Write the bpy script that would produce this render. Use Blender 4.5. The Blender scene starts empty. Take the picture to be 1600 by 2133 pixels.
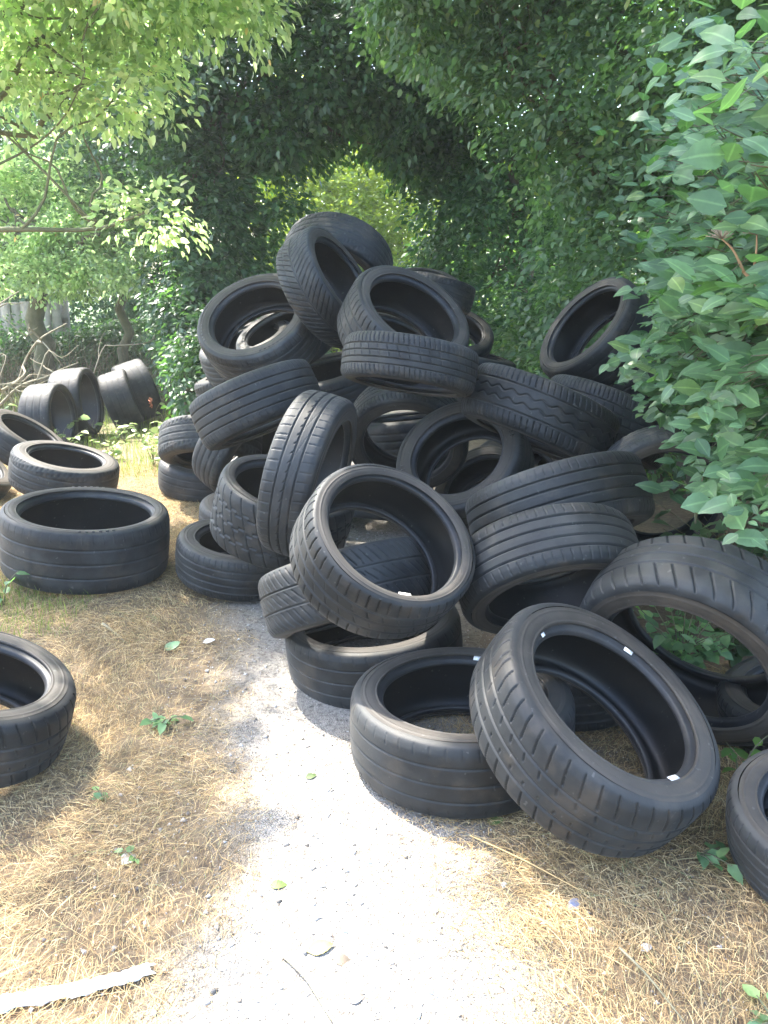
import bpy, math, random
import numpy as np
from mathutils import Matrix, Vector

# ------------------------------------------------------------------ camera, sky, sun, exposure
scene = bpy.context.scene
col = scene.collection
R_ = math.radians
CAM_H = 1.4
cam_data = bpy.data.cameras.new('camera')
cam = bpy.data.objects.new('camera', cam_data)
col.objects.link(cam)
cam.location = (0, 0, CAM_H)
cam.rotation_euler = (R_(90 - 16), 0, 0)
cam_data.sensor_fit = 'HORIZONTAL'
cam_data.sensor_width = 36.0
cam_data.lens = 36.0 * 1740 / 1600
cam_data.clip_end = 400
cam_data.clip_start = 0.05
scene.camera = cam

SUN_EL, SUN_AZ = R_(57), R_(-46)       # azimuth measured from +Y towards +X
SUN_DIR = Vector((math.cos(SUN_EL) * math.sin(SUN_AZ), math.cos(SUN_EL) * math.cos(SUN_AZ), math.sin(SUN_EL)))
world = bpy.data.worlds.new('World')
scene.world = world
world.use_nodes = True
wn, wl = world.node_tree.nodes, world.node_tree.links
sky = wn.new('ShaderNodeTexSky')
sky.sky_type = 'NISHITA'
sky.sun_disc = False
sky.sun_elevation = SUN_EL
sky.sun_rotation = SUN_AZ
sky.dust_density = 2.5
sky.ozone_density = 0.8
wl.new(sky.outputs['Color'], wn['Background'].inputs['Color'])
wn['Background'].inputs['Strength'].default_value = 0.15
sun_data = bpy.data.lights.new('sun', 'SUN')
sun_data.energy = 2.45
sun_data.angle = R_(0.9)
sun_data.color = (1.0, 0.95, 0.86)
sun = bpy.data.objects.new('sun', sun_data)
col.objects.link(sun)
sun.rotation_euler = SUN_DIR.to_track_quat('Z', 'Y').to_euler()
scene.view_settings.view_transform = 'Standard'
scene.view_settings.look = 'None'
scene.view_settings.exposure = 3.2
scene.view_settings.gamma = 1.0
scene.cycles.max_bounces = 8
scene.cycles.transparent_max_bounces = 4
scene.cycles.use_denoising = True

rng = np.random.default_rng(11)
random.seed(5)

# ------------------------------------------------------------------ helpers
def tag(o, label=None, cat=None, group=None, kind=None):
    if label: o['label'] = label
    if cat: o['category'] = cat
    if group: o['group'] = group
    if kind: o['kind'] = kind
    return o

def empty(name, loc=(0, 0, 0)):
    o = bpy.data.objects.new(name, None)
    o.empty_display_size = 0.1
    o.location = loc
    col.objects.link(o)
    return o

def mesh_obj(name, verts, loops, sizes, mat, parent=None, smooth=True):
    """one mesh object out of flat numpy arrays: vertices (n,3), loop vertex ids, loops per face"""
    me = bpy.data.meshes.new(name)
    verts = np.asarray(verts, np.float32)
    loops = np.asarray(loops, np.int32).ravel()
    sizes = np.asarray(sizes, np.int32).ravel()
    me.vertices.add(len(verts))
    me.vertices.foreach_set('co', verts.ravel())
    me.loops.add(len(loops))
    me.loops.foreach_set('vertex_index', loops)
    me.polygons.add(len(sizes))
    starts = np.concatenate([[0], np.cumsum(sizes)[:-1]]).astype(np.int32)
    me.polygons.foreach_set('loop_start', starts)
    if smooth:
        me.polygons.foreach_set('use_smooth', np.ones(len(sizes), bool))
    me.update(calc_edges=True)
    me.validate()
    if mat: me.materials.append(mat)
    o = bpy.data.objects.new(name, me)
    col.objects.link(o)
    if parent: o.parent = parent
    return o

def catmull(pts, n):
    """n points along a smooth curve through pts (even in arc length)"""
    p = np.asarray(pts, float)
    q = np.vstack([2 * p[0] - p[1], p, 2 * p[-1] - p[-2]])
    out = []
    for i in range(1, len(q) - 2):
        t = np.linspace(0, 1, 16, endpoint=False)[:, None]
        a, b, c, d = q[i - 1], q[i], q[i + 1], q[i + 2]
        out.append(0.5 * ((2 * b) + (-a + c) * t + (2 * a - 5 * b + 4 * c - d) * t ** 2 + (-a + 3 * b - 3 * c + d) * t ** 3))
    out.append(p[-1:])
    c = np.vstack(out)
    s = np.concatenate([[0], np.cumsum(np.linalg.norm(np.diff(c, axis=0), axis=1))])
    u = np.linspace(0, s[-1], n)
    return np.stack([np.interp(u, s, c[:, k]) for k in range(p.shape[1])], 1)

class Geo:
    """collects tubes, boxes and strips; build() links them as ONE mesh"""
    def __init__(self): self.v, self.f = [], []
    def add(self, vs, fs):
        b = len(self.v)
        self.v += [tuple(p) for p in vs]
        self.f += [tuple(i + b for i in q) for q in fs]
    def tube(self, pts, radii, n=7, cap=True):
        pts = np.asarray(pts, float); m = len(pts)
        radii = np.broadcast_to(np.asarray(radii, float), (m,))
        tan = np.gradient(pts, axis=0)
        ref = np.array([0.31, 0.2, 0.93]); vs = []
        for p, t, r in zip(pts, tan, radii):
            t = t / (np.linalg.norm(t) + 1e-9)
            if abs(t @ ref) > 0.97: ref = np.array([0.9, 0.3, 0.1])
            a = np.cross(t, ref); a /= np.linalg.norm(a); b = np.cross(t, a); ref = np.cross(a, t)
            for k in range(n):
                w = 2 * math.pi * k / n
                vs.append(p + r * (math.cos(w) * a + math.sin(w) * b))
        fs = [(i * n + k, i * n + (k + 1) % n, (i + 1) * n + (k + 1) % n, (i + 1) * n + k) for i in range(m - 1) for k in range(n)]
        if cap: fs += [tuple(range(n))[::-1], tuple((m - 1) * n + k for k in range(n))]
        self.add(vs, fs)
    def box(self, M, sx, sy, sz):
        c = [(x, y, z) for x in (-sx, sx) for y in (-sy, sy) for z in (-sz, sz)]
        vs = [M @ Vector(p) for p in c]
        self.add(vs, [(0, 1, 3, 2), (4, 6, 7, 5), (0, 4, 5, 1), (2, 3, 7, 6), (0, 2, 6, 4), (1, 5, 7, 3)])
    def build(self, name, mat, parent=None, smooth=True):
        return mesh_obj(name, self.v, [i for q in self.f for i in q], [len(q) for q in self.f], mat, parent, smooth)

# ------------------------------------------------------------------ materials
def new_mat(name):
    m = bpy.data.materials.new(name); m.use_nodes = True
    return m, m.node_tree.nodes, m.node_tree.links, m.node_tree.nodes['Principled BSDF']

def noise(n, l, scale, detail=4, rough=0.55, coord='Object', vec=None):
    t = n.new('ShaderNodeTexNoise')
    t.inputs['Scale'].default_value = scale; t.inputs['Detail'].default_value = detail; t.inputs['Roughness'].default_value = rough
    if vec is None:
        tc = n.new('ShaderNodeTexCoord'); vec = tc.outputs[coord]
    l.new(vec, t.inputs['Vector'])
    return t

def ramp(n, l, fac, stops):
    r = n.new('ShaderNodeValToRGB')
    e = r.color_ramp.elements
    while len(e) < len(stops): e.new(0.5)
    for el, (p, c) in zip(e, stops):
        el.position = p; el.color = c if len(c) == 4 else (*c, 1)
    l.new(fac, r.inputs['Fac'])
    return r

def mixc(n, l, fac, a, b, mode='MIX'):
    m = n.new('ShaderNodeMix'); m.data_type = 'RGBA'; m.blend_type = mode
    for s, v in ((m.inputs[0], fac), (m.inputs[6], a), (m.inputs[7], b)):
        if hasattr(v, 'links'): l.new(v, s)
        elif isinstance(v, (int, float)): s.default_value = v
        else: s.default_value = (*v, 1)
    return m.outputs[2]

def rubber(name, base, dust, lo, hi, rough, scale=14.0, bump=0.0012, spec=0.34, top_light=0.22, sheen=0.05, mud=0.42):
    """old tyre rubber: black with dusty, grey-brown wear whose amount differs from tyre to tyre"""
    m, n, l, p = new_mat(name)
    info = n.new('ShaderNodeObjectInfo')
    tc = n.new('ShaderNodeTexCoord')
    off = n.new('ShaderNodeVectorMath'); off.operation = 'ADD'
    sc = n.new('ShaderNodeVectorMath'); sc.operation = 'SCALE'; sc.inputs[0].default_value = (17, 31, 53)
    l.new(info.outputs['Random'], sc.inputs['Scale'])
    l.new(tc.outputs['Object'], off.inputs[0]); l.new(sc.outputs[0], off.inputs[1])
    a = noise(n, l, scale, 6, 0.65, vec=off.outputs[0])
    b = noise(n, l, 3.2, 3, 0.5, vec=off.outputs[0])
    mul = n.new('ShaderNodeMath'); mul.operation = 'MULTIPLY_ADD'
    l.new(a.outputs['Fac'], mul.inputs[0]); mul.inputs[1].default_value = 0.55
    l.new(b.outputs['Fac'], mul.inputs[2])
    r = ramp(n, l, mul.outputs[0], [(lo, (0, 0, 0)), (hi, (1, 1, 1))])
    amt = n.new('ShaderNodeMath'); amt.operation = 'MULTIPLY'
    rv = n.new('ShaderNodeMapRange'); rv.inputs['To Min'].default_value = 0.45; rv.inputs['To Max'].default_value = 1.0
    l.new(info.outputs['Random'], rv.inputs['Value'])
    l.new(r.outputs['Color'], amt.inputs[0]); l.new(rv.outputs[0], amt.inputs[1])
    c = mixc(n, l, amt.outputs[0], base, dust)
    # pale specks and scuffs
    sp = noise(n, l, 55, 2, 0.5, vec=off.outputs[0])
    rs = ramp(n, l, sp.outputs['Fac'], [(0.69, (0, 0, 0)), (0.76, (0.5, 0.5, 0.5))])
    c = mixc(n, l, rs.outputs['Color'], c, (0.11, 0.11, 0.10))
    # dried mud, in patches of its own
    mp = noise(n, l, 6.5, 5, 0.62, vec=off.outputs[0])
    mr = ramp(n, l, mp.outputs['Fac'], [(0.53, (0, 0, 0)), (0.66, (0.75, 0.75, 0.75))])
    mm = n.new('ShaderNodeMath'); mm.operation = 'MULTIPLY'; mm.inputs[1].default_value = mud
    l.new(mr.outputs['Color'], mm.inputs[0])
    c = mixc(n, l, mm.outputs[0], c, (0.085, 0.066, 0.047))
    # pale tint painted on upward faces, standing in for sun and sky light
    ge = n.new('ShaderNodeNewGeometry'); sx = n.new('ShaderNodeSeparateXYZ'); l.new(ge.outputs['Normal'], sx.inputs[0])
    du = n.new('ShaderNodeMapRange'); du.inputs['From Min'].default_value = 0.35; du.inputs['From Max'].default_value = 1.0; du.inputs['To Max'].default_value = top_light
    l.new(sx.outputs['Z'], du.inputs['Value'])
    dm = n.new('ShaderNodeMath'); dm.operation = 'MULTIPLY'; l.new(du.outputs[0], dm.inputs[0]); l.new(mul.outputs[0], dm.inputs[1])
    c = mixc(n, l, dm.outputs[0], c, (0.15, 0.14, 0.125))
    l.new(c, p.inputs['Base Color'])
    rr = n.new('ShaderNodeMapRange'); rr.inputs['To Min'].default_value = rough - 0.1; rr.inputs['To Max'].default_value = rough + 0.16
    l.new(mul.outputs[0], rr.inputs['Value']); l.new(rr.outputs[0], p.inputs['Roughness'])
    p.inputs['Specular IOR Level'].default_value = spec
    p.inputs['Sheen Weight'].default_value = sheen; p.inputs['Sheen Roughness'].default_value = 0.45; p.inputs['Sheen Tint'].default_value = (0.9, 0.88, 0.84, 1)
    f = noise(n, l, 120, 4, 0.7, vec=off.outputs[0])
    bp = n.new('ShaderNodeBump'); bp.inputs['Strength'].default_value = 0.35; bp.inputs['Distance'].default_value = bump
    l.new(f.outputs['Fac'], bp.inputs['Height']); l.new(bp.outputs[0], p.inputs['Normal'])
    return m

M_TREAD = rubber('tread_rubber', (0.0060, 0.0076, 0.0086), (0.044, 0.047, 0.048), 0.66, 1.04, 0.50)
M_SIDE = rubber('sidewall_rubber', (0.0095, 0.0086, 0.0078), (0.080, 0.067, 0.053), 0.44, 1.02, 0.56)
M_BEAD = rubber('bead_rubber', (0.008, 0.0095, 0.012), (0.045, 0.046, 0.048), 0.66, 1.1, 0.38, bump=0.0006, top_light=0.12, mud=0.25)
M_LINER = rubber('inner_liner_rubber', (0.005, 0.006, 0.0068), (0.016, 0.016, 0.016), 0.70, 1.1, 0.38, bump=0.0005, top_light=0.0, sheen=0.0, mud=0.12)
m, n, l, p = new_mat('white_paper'); p.inputs['Base Color'].default_value = (0.78, 0.78, 0.76, 1); p.inputs['Roughness'].default_value = 0.7
M_PAPER = m

# ------------------------------------------------------------------ tyres
def groove(u, u0, w, d):
    return d * np.clip((w - np.abs(u - u0)) / (0.5 * w), 0, 1)

def sipe(u, s, u0, u1, step, slant, d, width, phase=0.0, v=False):
    uu = np.abs(u) if v else u
    f = ((s + slant * uu + phase * step) / step) % 1.0
    dist = np.minimum(f, 1 - f) * step
    lim = np.clip((np.minimum(u - u0, u1 - u)) / 0.05, 0, 1)
    return d * lim * np.clip((width - dist) / (0.5 * width), 0, 1)

def tread_depth(kind, u, s):
    """groove depth in metres at (u across the tread, -1..1; s metres round it)"""
    d = np.zeros_like(u * s)
    S = lambda *a, **k: np.maximum(d, sipe(u, s, *a, **k))
    G = lambda *a: np.maximum(d, groove(u + 0 * s, *a))
    if kind == 'rib':
        for g in (-0.62, -0.2, 0.22, 0.62): d = G(g, 0.042, 0.008)
        d = S(0.70, 1.2, 0.030, 0.010, 0.0029, 0.0023); d = S(-1.2, -0.70, 0.030, 0.010, 0.0029, 0.0023)
    elif kind == 'worn':
        for g in (-0.55, 0.0, 0.55): d = G(g, 0.038, 0.0035)
        d = S(0.78, 1.15, 0.045, 0.012, 0.0018, 0.0023); d = S(-1.15, -0.8, 0.05, 0.012, 0.0018, 0.0023)
    elif kind == 'shoulder':
        for g in (-0.5, 0.02, 0.5): d = G(g, 0.040, 0.006)
        d = S(0.58, 1.25, 0.034, 0.020, 0.0069, 0.0026); d = S(-1.25, -0.58, 0.034, 0.020, 0.0069, 0.0026)
        d = S(-0.42, -0.10, 0.05, 0.05, 0.0034, 0.0023); d = S(0.12, 0.42, 0.05, 0.05, 0.0034, 0.0023)
    elif kind == 'ribsipe':
        for g in (-0.52, -0.14, 0.24, 0.58): d = G(g, 0.040, 0.0065)
        d = S(0.62, 1.22, 0.021, 0.012, 0.0063, 0.0023); d = S(-1.22, -0.56, 0.021, 0.014, 0.0063, 0.0023)
        d = S(-0.46, -0.18, 0.042, 0.03, 0.0046, 0.0023); d = S(-0.1, 0.2, 0.042, 0.03, 0.0046, 0.0023)
    elif kind == 'chev':
        d = S(-1.2, -0.06, 0.033, 0.075, 0.0080, 0.0035, v=True); d = S(0.06, 1.2, 0.033, 0.075, 0.0080, 0.0035, 0.5, v=True)
        d = G(0.0, 0.035, 0.006); d = G(-0.55, 0.02, 0.004); d = G(0.55, 0.02, 0.004)
    elif kind == 'vee2':
        for g in (-0.45, 0.03, 0.45): d = G(g, 0.04, 0.007)
        d = S(-0.12, 0.03, 0.036, 0.10, 0.0069, 0.0035)
        d = S(-1.1, -0.52, 0.040, 0.01, 0.0025, 0.0035); d = S(0.52, 1.1, 0.036, 0.01, 0.0025, 0.0029)
        d = S(0.05, 0.42, 0.11, 0.32, 0.0023, 0.0029)
    elif kind == 'diag':
        for g in (-0.5, -0.06, 0.38): d = G(g, 0.040, 0.005)
        d = S(0.45, 1.2, 0.046, 0.035, 0.0069, 0.0029); d = S(-1.2, -0.58, 0.046, 0.035, 0.0069, 0.0029)
        d = S(-0.44, -0.28, 0.046, 0.03, 0.0046, 0.0029); d = S(0.1, 0.34, 0.052, 0.05, 0.0046, 0.0029)
    elif kind == 'hatch':
        for g in (-0.35, 0.35): d = G(g, 0.03, 0.005)
        d = S(-1.1, -0.42, 0.030, 0.06, 0.0052, 0.0029); d = S(-0.25, 0.25, 0.034, 0.09, 0.0052, 0.0029); d = S(0.42, 1.1, 0.030, 0.06, 0.0052, 0.0029)
    elif kind == 'zig':
        z = 0.07 * np.sign(np.sin(s * 2 * math.pi / 0.06))
        for g in (-0.55, 0.0, 0.55): d = np.maximum(d, groove(u + z, g, 0.05, 0.006))
        d = S(-1.2, 1.2, 0.060, 0.05, 0.0069, 0.0029)
    elif kind == 'wavy':
        z = 0.07 * np.sin(s * 2 * math.pi / 0.07)
        for g in (-0.2, 0.2): d = np.maximum(d, groove(u + z, g, 0.05, 0.0055))
        for g in (-0.55, 0.55): d = G(g, 0.04, 0.006)
        d = S(0.62, 1.2, 0.028, 0.02, 0.0069, 0.0026); d = S(-1.2, -0.62, 0.028, 0.02, 0.0069, 0.0026)
    elif kind == 'bigsipe':
        for g in (-0.5, -0.1, 0.3): d = G(g, 0.038, 0.006)
        d = S(0.36, 1.25, 0.052, 0.05, 0.0092, 0.0026); d = S(-1.25, -0.56, 0.052, 0.05, 0.0092, 0.0026)
    return d

def revolve(prof, N, disp=None):
    """(x axial, r) profile revolved about Z; disp(i) gives the inward push per ring"""
    ph = np.linspace(0, 2 * math.pi, N, endpoint=False)
    x = prof[:, 0][:, None]; r = prof[:, 1][:, None] + 0 * ph
    if disp is not None: r = r - disp
    v = np.stack([r * np.cos(ph), r * np.sin(ph), x + 0 * r], -1)
    m = len(prof)
    i = np.arange(m - 1)[:, None]; k = np.arange(N)[None, :]; k1 = (k + 1) % N
    q = np.stack([i * N + k, i * N + k1, (i + 1) * N + k1, (i + 1) * N + k], -1).reshape(-1, 4)
    return v.reshape(-1, 3), q

def ring_part(name, prof, N, mat, parent, disp=None, smooth=True):
    v, q = revolve(prof, N, disp)
    return mesh_obj(name, v, q, np.full(len(q), 4), mat, parent, smooth)

def make_tyre(P, nrm, R, W, Rb, kind, label, near=True, group='old car tyres dumped in a heap', letters=False, phase=0.0):
    N = 800 if near else 300
    nt = 96 if near else 48
    N2 = 200 if near else 120
    t = empty('car_tyre', P)
    z = Vector(nrm).normalized()
    a = z.cross(Vector((.31, .52, .79))).normalized(); b = z.cross(a)
    t.rotation_mode = 'QUATERNION'
    t.rotation_quaternion = Matrix((a, b, z)).transposed().to_quaternion()
    tag(t, label, 'tyre', group)
    h = R - Rb; xt = 0.40 * W
    # tread, with the shoulders rolled over to the sidewalls
    sh = min(1.0, h / 0.115)                                   # low-profile tyres turn the shoulder more tightly
    half = catmull([(0, R), (0.5 * xt, R - .002), (0.85 * xt, R - .005 * sh), (xt, R - .010 * sh), (xt + .05 * W, R - .018 * sh), (0.474 * W, R - .028 * sh), (0.487 * W, R - .040 * sh)], nt // 2 + 1)
    prof = np.vstack([half[::-1] * (-1, 1), half[1:]])
    ph = np.linspace(0, 2 * math.pi, N, endpoint=False)
    u = (prof[:, 0] / xt)[:, None]
    fade = np.clip((1.16 - np.abs(u)) / 0.08, 0, 1)
    disp = tread_depth(kind, u, (ph * R)[None, :] + phase) * fade
    ov = (0.006 * np.cos(2 * ph + phase * 9) + 0.003 * np.cos(3 * ph + phase * 23))[None, :]          # out of round without a wheel
    ring_part('tread', prof, N, M_TREAD, t, disp + ov)
    r0 = R - .040 * sh
    for sgn in (1, -1):
        sw = catmull([(0.487 * W, r0), (0.494 * W, Rb + .66 * (r0 - Rb)), (0.488 * W, Rb + .44 * (r0 - Rb)), (0.465 * W, Rb + .22 * (r0 - Rb)), (0.440 * W, Rb + .020)], 26)
        e = np.zeros(26)
        e[5] = .0016; e[6] = .0012; e[19] = .002; e[20] = .0028; e[21] = .0018; e[23] = -.001
        sw[:, 0] += e
        ring_part('sidewall', sw * (sgn, 1), N2, M_SIDE, t, 0.006 * np.cos(2 * np.linspace(0, 2 * math.pi, N2, endpoint=False) + phase * 9)[None, :] * np.linspace(1, .3, 26)[:, None])
        bd = catmull([(0.440 * W, Rb + .020), (0.425 * W, Rb + .013), (0.408 * W, Rb + .004), (0.385 * W, Rb + .001), (0.345 * W, Rb - .001), (0.325 * W, Rb + .004), (0.33 * W, Rb + .014)], 16)
        ring_part('bead', bd * (sgn, 1), N2, M_BEAD, t)
    li = catmull([(0.33 * W, Rb + .014), (0.40 * W, Rb + .25 * h), (0.455 * W, Rb + .55 * h), (0.43 * W, R - .034), (0.30 * W, R - .022), (0, R - .017)], 14)
    li = np.vstack([li, li[::-1][1:] * (-1, 1)])
    ring_part('inner_liner', li, 120, M_LINER, t)
    if letters:                                               # worn raised marks round the sidewall
        r = np.random.default_rng(int(R * 1e4))
        for c0 in (0.4, 2.2, 3.6, 5.2):
            g = Geo()
            for k in range(6):
                w = c0 + k * 0.085
                M = Matrix.Rotation(w, 4, 'Z') @ Matrix.Translation((Rb + .50 * h, 0, 0.4905 * W))
                g.box(M, 0.010, 0.006, 0.0007)
            g.build('raised_marking', M_BEAD, t, False)
    return t

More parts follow.
